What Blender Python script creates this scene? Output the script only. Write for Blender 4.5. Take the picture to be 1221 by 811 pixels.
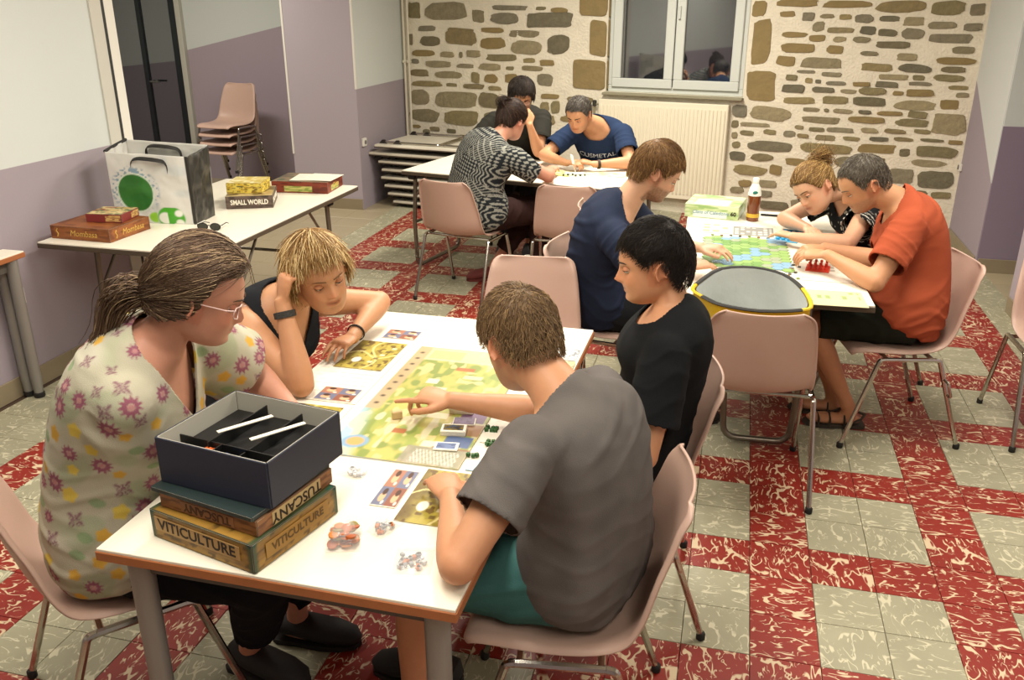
import bpy, bmesh, math, random
import numpy as np
from mathutils import Vector, Matrix, noise as mnoise
for o in list(bpy.data.objects): bpy.data.objects.remove(o, do_unlink=True)
S = bpy.context.scene
COL = S.collection
R = math.radians
# ---------------------------------------------------------------- camera
cam = bpy.data.cameras.new('camera'); camo = bpy.data.objects.new('camera', cam); COL.objects.link(camo)
cam.sensor_width = 36; cam.lens = 1040*36/1221; cam.clip_end = 60
camo.location = (0, 0, 1.85); camo.rotation_euler = (R(68.7), 0, R(14.3))
S.camera = camo
# ---------------------------------------------------------------- light
W = bpy.data.worlds.new('night'); S.world = W; W.use_nodes = True
W.node_tree.nodes['Background'].inputs[0].default_value = (.02, .025, .04, 1)
W.node_tree.nodes['Background'].inputs[1].default_value = .25
S.view_settings.view_transform = 'Standard'; S.view_settings.look = 'None'
S.view_settings.gamma = 1; S.view_settings.use_curve_mapping = False
S.view_settings.exposure = 0.12
def area(name, loc, sx, sy, power, col=(1, .93, .81), rot=(0, 0, 0)):
    l = bpy.data.lights.new(name, 'AREA'); l.shape = 'RECTANGLE'; l.size = sx; l.size_y = sy
    l.energy = power; l.color = col
    o = bpy.data.objects.new(name, l); COL.objects.link(o); o.location = loc; o.rotation_euler = rot
    return o
CEIL = 2.75
area('ceiling_tube_light', (-.85, 1.3, CEIL-.06), .35, 1.3, 42)
area('ceiling_tube_light', (-1.0, 3.9, CEIL-.06), .35, 1.3, 60)
area('ceiling_tube_light', (.75, 3.6, CEIL-.06), .35, 1.3, 48)
area('ceiling_tube_light', (-.9, 6.2, CEIL-.06), .35, 1.3, 95)
area('ceiling_tube_light', (-2.5, 2.2, CEIL-.06), .35, 1.3, 26)
area('ceiling_tube_light', (.6, .2, CEIL-.06), .35, 1.3, 30)
area('ceiling_tube_light', (-5.0, 6.6, CEIL-.06), 1.3, .35, 50)

# ---------------------------------------------------------------- helpers
def srgb(r, g=None, b=None):
    if g is None:
        h = r.lstrip('#'); r, g, b = (int(h[i:i+2], 16) for i in (0, 2, 4))
    f = lambda c: ((c/255+.055)/1.055)**2.4 if c > 10 else c/255/12.92
    return (f(r), f(g), f(b), 1)
MATS = {}
def mat(name, col, rough=.55, metal=0, bump=0, bscale=60, var=0, vscale=6, spec=.5, trans=0, alpha=1, coat=0, ior=1.45, aniso=None):
    """principled surface; var mottles the colour a little, bump gives fine relief"""
    if name in MATS: return MATS[name]
    m = bpy.data.materials.new(name); m.use_nodes = True; MATS[name] = m
    nt = m.node_tree; N = nt.nodes; L = nt.links; p = N['Principled BSDF']
    if isinstance(col, str): col = srgb(col)
    p.inputs['Base Color'].default_value = col; p.inputs['Roughness'].default_value = rough
    p.inputs['Metallic'].default_value = metal; p.inputs['Specular IOR Level'].default_value = spec
    p.inputs['Transmission Weight'].default_value = trans; p.inputs['Alpha'].default_value = alpha
    p.inputs['Coat Weight'].default_value = coat; p.inputs['IOR'].default_value = ior
    if var or bump:
        tc = N.new('ShaderNodeTexCoord')
        if var:
            n = N.new('ShaderNodeTexNoise'); n.inputs['Scale'].default_value = vscale; n.inputs['Detail'].default_value = 4
            L.new(tc.outputs['Object'], n.inputs['Vector'])
            mx = N.new('ShaderNodeMixRGB'); mx.blend_type = 'MIX'
            mx.inputs[1].default_value = tuple(c*(1-var) for c in col[:3])+(1,)
            mx.inputs[2].default_value = tuple(min(1, c*(1+var)) for c in col[:3])+(1,)
            L.new(n.outputs['Fac'], mx.inputs[0]); L.new(mx.outputs[0], p.inputs['Base Color'])
        if bump:
            n = N.new('ShaderNodeTexNoise'); n.inputs['Scale'].default_value = bscale; n.inputs['Detail'].default_value = 3
            L.new(tc.outputs['Object'], n.inputs['Vector'])
            b = N.new('ShaderNodeBump'); b.inputs['Strength'].default_value = bump; b.inputs['Distance'].default_value = .01
            L.new(n.outputs['Fac'], b.inputs['Height']); L.new(b.outputs[0], p.inputs['Normal'])
    return m
def cmat(name, rough=.6, bump=0, bscale=300, spec=.5, sheen=0, sss=0, coat=0, var=0, vscale=40):
    """colours come from the mesh's own 'Col' attribute (print, dye, skin)"""
    if name in MATS: return MATS[name]
    m = bpy.data.materials.new(name); m.use_nodes = True; MATS[name] = m
    nt = m.node_tree; N = nt.nodes; L = nt.links; p = N['Principled BSDF']
    a = N.new('ShaderNodeVertexColor'); a.layer_name = 'Col'; src = a.outputs[0]
    p.inputs['Roughness'].default_value = rough; p.inputs['Specular IOR Level'].default_value = spec
    p.inputs['Coat Weight'].default_value = coat; p.inputs['Sheen Weight'].default_value = sheen
    if sss:
        p.inputs['Subsurface Weight'].default_value = sss; p.inputs['Subsurface Radius'].default_value = (.012, .005, .003)
        p.inputs['Subsurface Scale'].default_value = 1
    tc = N.new('ShaderNodeTexCoord')
    if var:
        n = N.new('ShaderNodeTexNoise'); n.inputs['Scale'].default_value = vscale; n.inputs['Detail'].default_value = 5
        L.new(tc.outputs['Object'], n.inputs['Vector'])
        mp = N.new('ShaderNodeMapRange'); mp.inputs[3].default_value = 1-var; mp.inputs[4].default_value = 1+var
        L.new(n.outputs['Fac'], mp.inputs[0])
        mx = N.new('ShaderNodeMixRGB'); mx.blend_type = 'MULTIPLY'; mx.inputs[0].default_value = 1
        L.new(src, mx.inputs[1]); L.new(mp.outputs[0], mx.inputs[2]); src = mx.outputs[0]
    L.new(src, p.inputs['Base Color'])
    if bump:
        n = N.new('ShaderNodeTexNoise'); n.inputs['Scale'].default_value = bscale; n.inputs['Detail'].default_value = 3
        L.new(tc.outputs['Object'], n.inputs['Vector'])
        b = N.new('ShaderNodeBump'); b.inputs['Strength'].default_value = bump; b.inputs['Distance'].default_value = .004
        L.new(n.outputs['Fac'], b.inputs['Height']); L.new(b.outputs[0], p.inputs['Normal'])
    return m

class MB:
    """collects vertices and faces of one mesh"""
    def __init__(s): s.v = []; s.f = []; s.c = []; s.col = (1, 1, 1, 1)
    def add(s, vs, fs):
        o = len(s.v); s.v += [tuple(v) for v in vs]; s.f += [tuple(i+o for i in f) for f in fs]; s.c += [s.col]*len(fs)
        return s
    def box(s, c, d, rot=None, ch=0):
        hx, hy, hz = d[0]/2, d[1]/2, d[2]/2
        if ch:
            bm = bmesh.new(); bmesh.ops.create_cube(bm, size=1, matrix=Matrix.Diagonal((d[0], d[1], d[2], 1)))
            bmesh.ops.bevel(bm, geom=list(bm.edges), offset=ch, segments=1, affect='EDGES')
            vs = [v.co.copy() for v in bm.verts]; bm.verts.index_update(); fs = [[v.index for v in f.verts] for f in bm.faces]; bm.free()
        else:
            vs = [Vector((x, y, z)) for x in (-hx, hx) for y in (-hy, hy) for z in (-hz, hz)]
            fs = [(0, 1, 3, 2), (4, 6, 7, 5), (0, 4, 5, 1), (2, 3, 7, 6), (0, 2, 6, 4), (1, 5, 7, 3)]
        M = rot if rot is not None else Matrix.Identity(3)
        return s.add([M @ v + Vector(c) for v in vs], fs)
    def tube(s, pts, r, n=8, cap=True, flat=1, up=None):
        P = [Vector(p) for p in pts]; k = len(P); rs = r if isinstance(r, (list, tuple)) else [r]*k
        T = [(P[min(i+1, k-1)]-P[max(i-1, 0)]).normalized() for i in range(k)]
        a = Vector(up) if up else (Vector((0, 0, 1)) if abs(T[0].z) < .9 else Vector((1, 0, 0)))
        vs = []; fs = []
        for i in range(k):
            a = (a - T[i]*a.dot(T[i])); a = a.normalized() if a.length > 1e-6 else T[i].orthogonal().normalized()
            b = T[i].cross(a)
            for j in range(n):
                t = 2*math.pi*j/n; vs.append(P[i]+(b*math.cos(t)+a*math.sin(t)*flat)*rs[i])
        for i in range(k-1):
            for j in range(n):
                j2 = (j+1) % n; fs.append((i*n+j, i*n+j2, (i+1)*n+j2, (i+1)*n+j))
        if cap: fs.append(tuple(reversed(range(n)))); fs.append(tuple((k-1)*n+j for j in range(n)))
        return s.add(vs, fs)
    def lathe(s, prof, c=(0, 0, 0), n=20, M=None):
        vs = []; fs = []; k = len(prof)
        for (r, z) in prof:
            for j in range(n):
                t = 2*math.pi*j/n; v = Vector((r*math.cos(t), r*math.sin(t), z))
                vs.append((M @ v if M is not None else v)+Vector(c))
        for i in range(k-1):
            for j in range(n):
                j2 = (j+1) % n; fs.append((i*n+j, i*n+j2, (i+1)*n+j2, (i+1)*n+j))
        fs.append(tuple(reversed(range(n)))); fs.append(tuple((k-1)*n+j for j in range(n)))
        return s.add(vs, fs)
    def prism(s, poly, z0, z1, M=None, c=(0, 0, 0)):
        n = len(poly); vs = [Vector((p[0], p[1], z)) for z in (z0, z1) for p in poly]
        if M is not None: vs = [M @ v for v in vs]
        fs = [tuple(reversed(range(n))), tuple(range(n, 2*n))]+[(i, (i+1) % n, n+(i+1) % n, n+i) for i in range(n)]
        return s.add([v+Vector(c) for v in vs], fs)
    def ell(s, c, r, M=None, nu=12, nv=8):
        vs = []; fs = []
        for i in range(nv+1):
            ph = math.pi*i/nv
            for j in range(nu):
                t = 2*math.pi*j/nu; v = Vector((r[0]*math.sin(ph)*math.cos(t), r[1]*math.sin(ph)*math.sin(t), r[2]*math.cos(ph)))
                vs.append((M @ v if M is not None else v)+Vector(c))
        for i in range(nv):
            for j in range(nu):
                j2 = (j+1) % nu; fs.append((i*nu+j, (i+1)*nu+j, (i+1)*nu+j2, i*nu+j2))
        return s.add(vs, fs)
    def grid(s, P):
        """P[i][j] points"""
        ni, nj = len(P), len(P[0]); vs = [p for row in P for p in row]
        return s.add(vs, [(i*nj+j, i*nj+j+1, (i+1)*nj+j+1, (i+1)*nj+j) for i in range(ni-1) for j in range(nj-1)])
    def mesh(s, name, smooth=False, cols=False, ang=None):
        m = bpy.data.meshes.new(name); m.from_pydata(s.v, [], s.f); m.update()
        if cols:
            a = m.color_attributes.new('Col', 'FLOAT_COLOR', 'CORNER'); k = 0
            buf = np.ones((len(m.loops), 4), np.float32)
            for p, c in zip(m.polygons, s.c): buf[p.loop_start:p.loop_start+p.loop_total] = c
            a.data.foreach_set('color', buf.ravel())
        if smooth:
            m.polygons.foreach_set('use_smooth', [True]*len(m.polygons))
            if ang is not None: m.set_sharp_from_angle(angle=R(ang))
        return m
    def obj(s, name, m, parent=None, smooth=False, cols=False, ang=40, loc=None, rot=None):
        return mk(name, s.mesh(name, smooth, cols, ang), m, parent, loc, rot)
def mk(name, me, m, parent=None, loc=None, rot=None):
    o = bpy.data.objects.new(name, me); COL.objects.link(o)
    if m is not None and not me.materials: me.materials.append(m)
    if parent: o.parent = parent
    if loc: o.location = loc
    if rot: o.rotation_euler = rot
    return o
def tag(o, label=None, cat=None, group=None, kind=None):
    if label: o['label'] = label
    if cat: o['category'] = cat
    if group: o['group'] = group
    if kind: o['kind'] = kind
    return o
def thing(name, label, cat, loc=(0, 0, 0), rz=0, group=None):
    o = bpy.data.objects.new(name, None); COL.objects.link(o); o.location = loc; o.rotation_euler = (0, 0, rz)
    o.empty_display_size = .05
    return tag(o, label, cat, group)
def struct(o): return tag(o, kind='structure')
def copy_tree(o, parent=None):
    c = o.copy(); COL.objects.link(c); c.parent = parent
    for ch in list(o.children): copy_tree(ch, c)
    return c
def bake(o):
    """apply an object's modifiers to a fresh mesh"""
    dg = bpy.context.evaluated_depsgraph_get(); dg.update()
    me = bpy.data.meshes.new_from_object(o.evaluated_get(dg)); o.modifiers.clear(); o.data = me
    return o
def text(name, s, size, m, parent, loc, rot=(0, 0, 0), ext=.0004, align='CENTER', sx=1, shear=0, bold=0):
    c = bpy.data.curves.new(name, 'FONT'); c.body = s; c.size = size; c.extrude = ext; c.align_x = align; c.align_y = 'CENTER'; c.shear = shear
    c.offset = bold; c.resolution_u = 3
    t = bpy.data.objects.new('tmp', c); COL.objects.link(t)
    dg = bpy.context.evaluated_depsgraph_get(); dg.update()
    me = bpy.data.meshes.new_from_object(t.evaluated_get(dg)); bpy.data.objects.remove(t, do_unlink=True)
    me.materials.clear()
    o = mk(name, me, m, parent, loc, rot); o.scale = (sx, 1, 1)
    return o
def fillet(pts, r, n=4):
    """round the corners of a polyline"""
    P = [Vector(p) for p in pts]; out = [P[0]]
    for i in range(1, len(P)-1):
        a = (P[i-1]-P[i]); b = (P[i+1]-P[i]); q = min(r, a.length*.45, b.length*.45); a = P[i]+a.normalized()*q; b = P[i]+b.normalized()*q
        for k in range(n+1):
            t = k/n; out.append(a*(1-t)**2+P[i]*2*t*(1-t)+b*t*t)
    return out+[P[-1]]
def paint_plane(name, w, h, nx, ny, fn, m, parent=None, loc=(0, 0, 0), rot=(0, 0, 0), th=.002):
    """thin printed card or sheet; fn(u,v) arrays 0..1 -> linear rgb print on the top face"""
    us = np.linspace(0, 1, nx+1); vs = np.linspace(0, 1, ny+1); UU, VV = np.meshgrid(us, vs)
    top = np.stack([(UU-.5)*w, (VV-.5)*h, np.full_like(UU, th)], -1).reshape(-1, 3)
    base = len(top); bot = [(-w/2, -h/2, 0), (w/2, -h/2, 0), (w/2, h/2, 0), (-w/2, h/2, 0)]
    F = []
    q = lambda i, j: j*(nx+1)+i
    for j in range(ny):
        for i in range(nx): F.append((q(i, j), q(i+1, j), q(i+1, j+1), q(i, j+1)))
    c = [q(0, 0), q(nx, 0), q(nx, ny), q(0, ny)]
    F += [(base+3, base+2, base+1, base)]
    for k, line in enumerate(([q(i, 0) for i in range(nx+1)], [q(nx, j) for j in range(ny+1)], [q(i, ny) for i in range(nx, -1, -1)], [q(0, j) for j in range(ny, -1, -1)])):
        F.append(tuple([base+k, base+(k+1) % 4]+line[::-1]))
    me = bpy.data.meshes.new(name); me.from_pydata([tuple(v) for v in top]+bot, [], F); me.update()
    colr = fn(UU.ravel(), VV.ravel()); colr = np.concatenate([colr, np.repeat(colr.mean(0)[None]*0+np.array([[.55, .5, .4]]), 4, 0)])
    a = me.color_attributes.new('Col', 'FLOAT_COLOR', 'POINT'); a.data.foreach_set('color', np.c_[colr, np.ones(len(colr))].astype(np.float32).ravel())
    return mk(name, me, m, parent, loc, rot)
def L3(h): return np.array(srgb(h)[:3])
def vnoise(u, v, s, seed=0):
    """value noise on arrays"""
    x = u*s+seed*17.3; y = v*s+seed*9.1; xi = np.floor(x); yi = np.floor(y); fx = x-xi; fy = y-yi
    fx = fx*fx*(3-2*fx); fy = fy*fy*(3-2*fy)
    h = lambda a, b: np.modf(np.abs(np.sin(a*127.1+b*311.7+seed*3.7)*43758.5453))[0]
    return (h(xi, yi)*(1-fx)+h(xi+1, yi)*fx)*(1-fy)+(h(xi, yi+1)*(1-fx)+h(xi+1, yi+1)*fx)*fy
def mixc(a, b, t): return a*(1-t[:, None])+b*t[:, None]
# ================================================================ the room
TS = .206; TX0 = .175; TY0 = 3.26
XL, XR = -3.37, 1.76
WT = math.atan2(8.75-7.725, XR-XL)
def tile_mat(name, base, base2, streak, th, bscale):
    m = bpy.data.materials.new(name); m.use_nodes = True; nt = m.node_tree; N = nt.nodes; L = nt.links; p = N['Principled BSDF']
    uv = N.new('ShaderNodeUVMap'); uv.uv_map = 'UVMap'
    mp = N.new('ShaderNodeMapping'); mp.inputs['Scale'].default_value = (1, 2.1, 1); L.new(uv.outputs[0], mp.inputs[0])
    def nz(scale, det, dist, src, w=0):
        n = N.new('ShaderNodeTexNoise'); n.inputs['Scale'].default_value = scale; n.inputs['Detail'].default_value = det
        n.inputs['Distortion'].default_value = dist; L.new(src, n.inputs['Vector']); return n.outputs['Fac']
    def mth(op, a, b=None, clamp=False):
        n = N.new('ShaderNodeMath'); n.operation = op; n.use_clamp = clamp
        for i, x in enumerate((a, b)):
            if x is None: continue
            if isinstance(x, (int, float)): n.inputs[i].default_value = x
            else: L.new(x, n.inputs[i])
        return n.outputs[0]
    n1 = nz(2.1, .3, 1.2, mp.outputs[0]); n2 = nz(3.2, 1, .5, uv.outputs[0])
    d = mth('ABSOLUTE', mth('SUBTRACT', n1, .5))
    lines = mth('MULTIPLY', mth('SUBTRACT', th, d), 60, True)
    blobs = mth('MULTIPLY', mth('SUBTRACT', n2, .47), 16, True)
    st = mth('MULTIPLY', lines, blobs)
    n4 = nz(4.2, .3, 1.3, mp.outputs[0]); d4 = mth('ABSOLUTE', mth('SUBTRACT', n4, .52)); l4 = mth('MULTIPLY', mth('SUBTRACT', th*.8, d4), 60, True)
    n5 = nz(3.7, 1, .3, mp.outputs[0]); st = mth('MAXIMUM', st, mth('MULTIPLY', l4, mth('MULTIPLY', mth('SUBTRACT', n5, .52), 16, True)))
    n3 = nz(1.1, 4, 0, uv.outputs[0])
    c1 = N.new('ShaderNodeMixRGB'); c1.inputs[1].default_value = base; c1.inputs[2].default_value = base2; L.new(n3, c1.inputs[0])
    c2 = N.new('ShaderNodeMixRGB'); c2.inputs[2].default_value = streak; L.new(c1.outputs[0], c2.inputs[1]); L.new(st, c2.inputs[0])
    L.new(c2.outputs[0], p.inputs['Base Color'])
    p.inputs['Roughness'].default_value = .42; p.inputs['Specular IOR Level'].default_value = .4
    bp = N.new('ShaderNodeBump'); bp.inputs['Strength'].default_value = .08; bp.inputs['Distance'].default_value = .004
    L.new(nz(9, 3, 0, uv.outputs[0]), bp.inputs['Height']); L.new(bp.outputs[0], p.inputs['Normal'])
    return m
M_RED = tile_mat('red_marbled_tile', srgb('#7c2219'), srgb('#932a1e'), srgb('#d3bd9c'), .048, 1)
M_BEI = tile_mat('beige_marbled_tile', srgb('#8f8c74'), srgb('#a8a48b'), srgb('#c9c3a8'), .04, 1)
M_PLAIN = mat('plain_beige_tile', '#a79a7f', .35, var=.1, vscale=3)
M_JOINT = mat('floor_joint', '#4c3a2e', .9)
fl = MB().box((-1.5, 3.5, -.06), (12, 13, .11)).obj('floor', M_JOINT); struct(fl)
rng = random.Random(4)
def tile_mesh(seed):
    r = random.Random(seed); h = TS/2-.0004; b = .0012
    vs = [(sx*h, sy*h, -.006) for sx, sy in ((-1, -1), (1, -1), (1, 1), (-1, 1))]+[(sx*(h-b), sy*(h-b), 0) for sx, sy in ((-1, -1), (1, -1), (1, 1), (-1, 1))]
    fs = [(4, 5, 6, 7)]+[(i, (i+1) % 4, 4+(i+1) % 4, 4+i) for i in range(4)]
    return vs, fs, (r.random()*50, r.random()*50, r.choice((0, 1))*math.pi/2+r.uniform(-.1, .1))
def uvmap(me, fn):
    l = me.uv_layers.new(name='UVMap'); co = [me.vertices[lp.vertex_index].co for lp in me.loops]
    for i, c in enumerate(co): l.data[i].uv = fn(c)
variants = {0: [], 1: []}
for colr in (0, 1):
    for k in range(14):
        vs, fs, (ou, ov, an) = tile_mesh(colr*100+k); me = bpy.data.meshes.new('tile'); me.from_pydata(vs, [], fs)
        ca, sa = math.cos(an), math.sin(an)
        uvmap(me, lambda c: ((c.x*ca-c.y*sa)/TS+ou, (c.x*sa+c.y*ca)/TS+ov)); me.materials.append((M_RED, M_BEI)[colr]); variants[colr].append(me)
CF = Vector((-math.sin(R(14.3))*math.cos(R(21.3)), math.cos(R(14.3))*math.cos(R(21.3)), -math.sin(R(21.3))))
CR = Vector((math.cos(R(14.3)), math.sin(R(14.3)), 0)); CU = CR.cross(CF)
def proj(p):
    v = Vector(p)-Vector((0, 0, 1.85)); z = v.dot(CF)
    return (610.5+1040*v.dot(CR)/z, 405.5-1040*v.dot(CU)/z, z) if z > .05 else (-999, -999, z)
tiles = []
for i in range(-17, 8):
    for j in range(-24, 29):
        x = TX0+(i+.5)*TS; y = TY0+(j+.5)*TS
        yw = 8.75-(x-XL)*math.tan(WT)
        if y > yw+.02 or y < -1.6 or x > XR+.06 or (i == -17 and y > 4.15): continue
        red = (i % 3 == 0 or j % 3 == 0) and -15 <= i <= 6
        tiles.append((x, y, 0 if red else 1))
def score(t):
    px, py, z = proj((t[0], t[1], 0))
    if not (-15 < px < 1236 and 0 < py < 826): return -1/max(.1, abs(z))
    hid = -1.31 < t[0] < -.2 and 1.9 < t[1] < 3.5
    return (0 if hid else 1000)+1/z
tiles.sort(key=score, reverse=True)
stuff = {0: MB(), 1: MB()}; uvs = {0: [], 1: []}
for n, (x, y, c) in enumerate(tiles):
    if n < 296:
        o = bpy.data.objects.new('tile', rng.choice(variants[c])); COL.objects.link(o); o.parent = fl; o.location = (x, y, rng.uniform(-.0004, .0004))
        o.rotation_euler = (0, 0, rng.choice((0, math.pi)))
    else:
        vs, fs, (ou, ov, an) = tile_mesh(rng.randrange(10**6)); b = len(stuff[c].v)
        stuff[c].add([(v[0]+x, v[1]+y, v[2]) for v in vs], fs); uvs[c].append((x, y, ou, ov, an))
for c in (0, 1):
    me = stuff[c].mesh('tile'); l = me.uv_layers.new(name='UVMap')
    for lp in range(len(me.loops)):
        v = me.loops[lp].vertex_index; x, y, ou, ov, an = uvs[c][v//8]; co = me.vertices[v].co; ca, sa = math.cos(an), math.sin(an); dx, dy = co.x-x, co.y-y
        l.data[lp].uv = ((dx*ca-dy*sa)/TS+ou, (dx*sa+dy*ca)/TS+ov)
    tag(mk('distant_tiles', me, (M_RED, M_BEI)[c], fl), kind='stuff')
# plain tiles of the passages left and right
pt = MB().box((0, 0, -.004), (.297, .297, .008), ch=.0015).mesh('plain_tile'); pt.materials.append(M_PLAIN)
for (x0, x1, y0, y1) in ((-7.2, -3.12, 4.2, 8.6), (XR+.02, 3.2, 5.9, 6.8)):
    nx = round((x1-x0)/.3); ny = round((y1-y0)/.3)
    for i in range(nx):
        for j in range(ny):
            x, y = x1-(i+.5)*.3 if x1 < 0 else x0+(i+.5)*.3, y0+(j+.5)*.3
            if -3.42 < x-.15 < XL+.1 and y > 7.45 and x < 0: continue
            o = bpy.data.objects.new('plain_tile', pt); COL.objects.link(o); o.parent = fl; o.location = (x, y, rng.uniform(-.0005, .0005)+(.0005 if x < 0 else 0))

# ---- walls
M_MORTAR = mat('lime_mortar', '#ddd5c1', .95, bump=.9, bscale=45, var=.14, vscale=7)
def wall_mat(name, h, slope=0, axis=1, up='#c8cdca', lo='#9b919a'):
    """two coats of paint meeting on a (possibly sloping) line: height = h + slope*coordinate"""
    m = bpy.data.materials.new(name); m.use_nodes = True; nt = m.node_tree; N = nt.nodes; L = nt.links; p = N['Principled BSDF']
    g = N.new('ShaderNodeNewGeometry'); sp = N.new('ShaderNodeSeparateXYZ'); L.new(g.outputs['Position'], sp.inputs[0])
    a = N.new('ShaderNodeMath'); a.operation = 'MULTIPLY_ADD'; a.inputs[1].default_value = slope; a.inputs[2].default_value = h; L.new(sp.outputs[axis], a.inputs[0])
    c = N.new('ShaderNodeMath'); c.operation = 'GREATER_THAN'; L.new(sp.outputs[2], c.inputs[0]); L.new(a.outputs[0], c.inputs[1])
    mx = N.new('ShaderNodeMixRGB'); mx.inputs[1].default_value = srgb(lo); mx.inputs[2].default_value = srgb(up); L.new(c.outputs[0], mx.inputs[0])
    L.new(mx.outputs[0], p.inputs['Base Color']); p.inputs['Roughness'].default_value = .75
    n = N.new('ShaderNodeTexNoise'); n.inputs['Scale'].default_value = 90; L.new(g.outputs['Position'], n.inputs['Vector'])
    b = N.new('ShaderNodeBump'); b.inputs['Strength'].default_value = .08; b.inputs['Distance'].default_value = .005; L.new(n.outputs[0], b.inputs['Height']); L.new(b.outputs[0], p.inputs['Normal'])
    return m
HP = 1.1
M_WALL = wall_mat('two_tone_paint', HP)
M_LILAC = wall_mat('lilac_paint', 9, lo='#a79da6')
def wall(name, x0, x1, y0, y1, z0=0, z1=CEIL, m=None):
    return struct(MB().box(((x0+x1)/2, (y0+y1)/2, (z0+z1)/2), (x1-x0, y1-y0, z1-z0)).obj(name, m or M_WALL))
wall('wall_left', XL-.3, XL, -2.0, 4.2, m=wall_mat('left_wall_paint', HP))
wall('wall_left_pier', -4.05, XL, 7.55, 8.95, m=wall_mat('pier_paint', HP, lo='#9b919a'))
# the pier's front is lilac all the way up
struct(MB().box((-3.71, 7.546, CEIL/2), (.674, .012, CEIL-.01)).obj('wall_left_pier_front', M_LILAC))
# slanting paint line behind the stacked chairs: rises to the right
wall('wall_passage_back', -7.4, -4.05, 8.6, 8.85, m=wall_mat('passage_paint', 2.62, .22, 0, lo='#a2949f'))
wall('wall_passage_left', -7.5, -7.3, 3.6, 8.85)
wall('wall_passage_front', -7.4, XL-.28, 3.6, 3.8)
wall('wall_right_pier', XR, XR+.5, 6.78, 8.0, m=wall_mat('right_pier_paint', HP-4.95+.02, .66, 1))
struct(MB().box((XR+.35, 6.776, CEIL/2), (.69, .012, CEIL-.01)).obj('wall_right_pier_front', wall_mat('right_pier_front_paint', HP-.06, lo='#86788a')))
wall('wall_right_recess', XR+.68, XR+1.2, 5.6, 6.9)
wall('wall_right', XR, XR+.3, -2.0, 5.88, m=wall_mat('right_wall_paint', HP, lo='#a79da6'))
wall('wall_rear', XL-.3, XR+.3, -2.2, -2.0)
ce = struct(MB().box((-2.8, 3.4, CEIL+.06), (9.8, 11.4, .1)).obj('ceiling', mat('ceiling_white', '#d8d6cc', .9)))
M_BASE = mat('baseboard_tile', '#8d8068', .5, var=.08)
def bboard(name, x0, x1, y0, y1, along):
    b = struct(MB().box(((x0+x1)/2, (y0+y1)/2, .002), (max(.008, x1-x0), max(.008, y1-y0), .004)).obj(name, M_BASE))
    a0, a1 = (y0, y1) if along == 'y' else (x0, x1); n = max(1, round((a1-a0)/.3)); w = (a1-a0)/n
    for i in range(n):
        c = a0+(i+.5)*w
        loc = ((x0+x1)/2, c, .052) if along == 'y' else (c, (y0+y1)/2, .052)
        MB().box(loc, (.01, w-.003, .1) if along == 'y' else (w-.003, .01, .1), ch=.002).obj('skirting_tile', M_BASE, b)
bboard('baseboard_left', XL, XL+.012, 1.0, 4.2, 'y')
bboard('baseboard_left_pier', -4.04, XL, 7.528, 7.54, 'x')
bboard('baseboard_right_pier', XR-.012, XR, 6.8, 7.7, 'y')
bboard('baseboard_right_recess', XR+.01, XR+.66, 6.757, 6.769, 'x')
bboard('baseboard_right', XR-.012, XR, 3.0, 5.87, 'y')
# corner guards
M_GUARD = mat('white_corner_guard', '#dedbd2', .5)
struct(MB().box((-4.045, 7.545, 1.55), (.018, .018, 2.1)).obj('trim_1', M_GUARD))
struct(MB().box((XL-.005, 7.545, 1.9), (.016, .016, 1.6)).obj('trim_2', M_GUARD))
struct(MB().box((XL-.12, 4.245, CEIL/2), (.26, .09, CEIL)).obj('trim_3', mat('door_frame_paint', '#c4c2b8', .5)))
struct(MB().box((XL-.02, 4.305, CEIL/2), (.05, .03, CEIL)).obj('trim_4', mat('dark_seal', '#2b2d2e', .5)))
struct(MB().box((XL-.03, 4.36, CEIL/2), (.06, .08, CEIL)).obj('trim_5', M_GUARD))

# ---- stone wall (rotated a little against the tile grid); local x along the wall, -y into the room
m = MB(); WL = 5.24; OX0, OX1, OZ0 = 2.185, 3.445, 1.06; OZ1 = 2.5
for (a, b, c, d) in ((-.1, OX0, 0, CEIL), (OX1, WL+.25, 0, CEIL), (OX0, OX1, 0, OZ0), (OX0, OX1, OZ1, CEIL)):
    # dressed with a gently uneven mortar face
    nx = max(2, int((b-a)/.06)); nz = max(2, int((d-c)/.06)); P = []
    for j in range(nz+1):
        row = []
        for i in range(nx+1):
            x = a+(b-a)*i/nx; z = c+(d-c)*j/nz; e = 0 if (i in (0, nx) or j in (0, nz)) else .007*mnoise.noise((x*5, z*5, 1))
            row.append((x, e, z))
        P.append(row)
    m.grid(P); m.box(((a+b)/2, .16, (c+d)/2), (b-a, .3, d-c))
wb = m.obj('wall_back', M_MORTAR, smooth=False, loc=(XL, 8.75, 0), rot=(0, 0, -WT)); struct(wb)
sm = bpy.data.materials.new('rubble_stone'); sm.use_nodes = True
N = sm.node_tree.nodes; L = sm.node_tree.links; p = N['Principled BSDF']; oi = N.new('ShaderNodeObjectInfo'); cr = N.new('ShaderNodeValToRGB')
cr.color_ramp.interpolation = 'LINEAR'; els = ['#6b654e', '#827857', '#8f8059', '#777262', '#978b6b', '#656150', '#8a7a55']
while len(cr.color_ramp.elements) < len(els): cr.color_ramp.elements.new(.5)
for i, h in enumerate(els): cr.color_ramp.elements[i].position = i/(len(els)-1); cr.color_ramp.elements[i].color = srgb(h)
L.new(oi.outputs['Random'], cr.inputs[0]); tc = N.new('ShaderNodeTexCoord'); nz_ = N.new('ShaderNodeTexNoise'); nz_.inputs['Scale'].default_value = 22; nz_.inputs['Detail'].default_value = 6; nz_.inputs['Roughness'].default_value = .7
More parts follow.
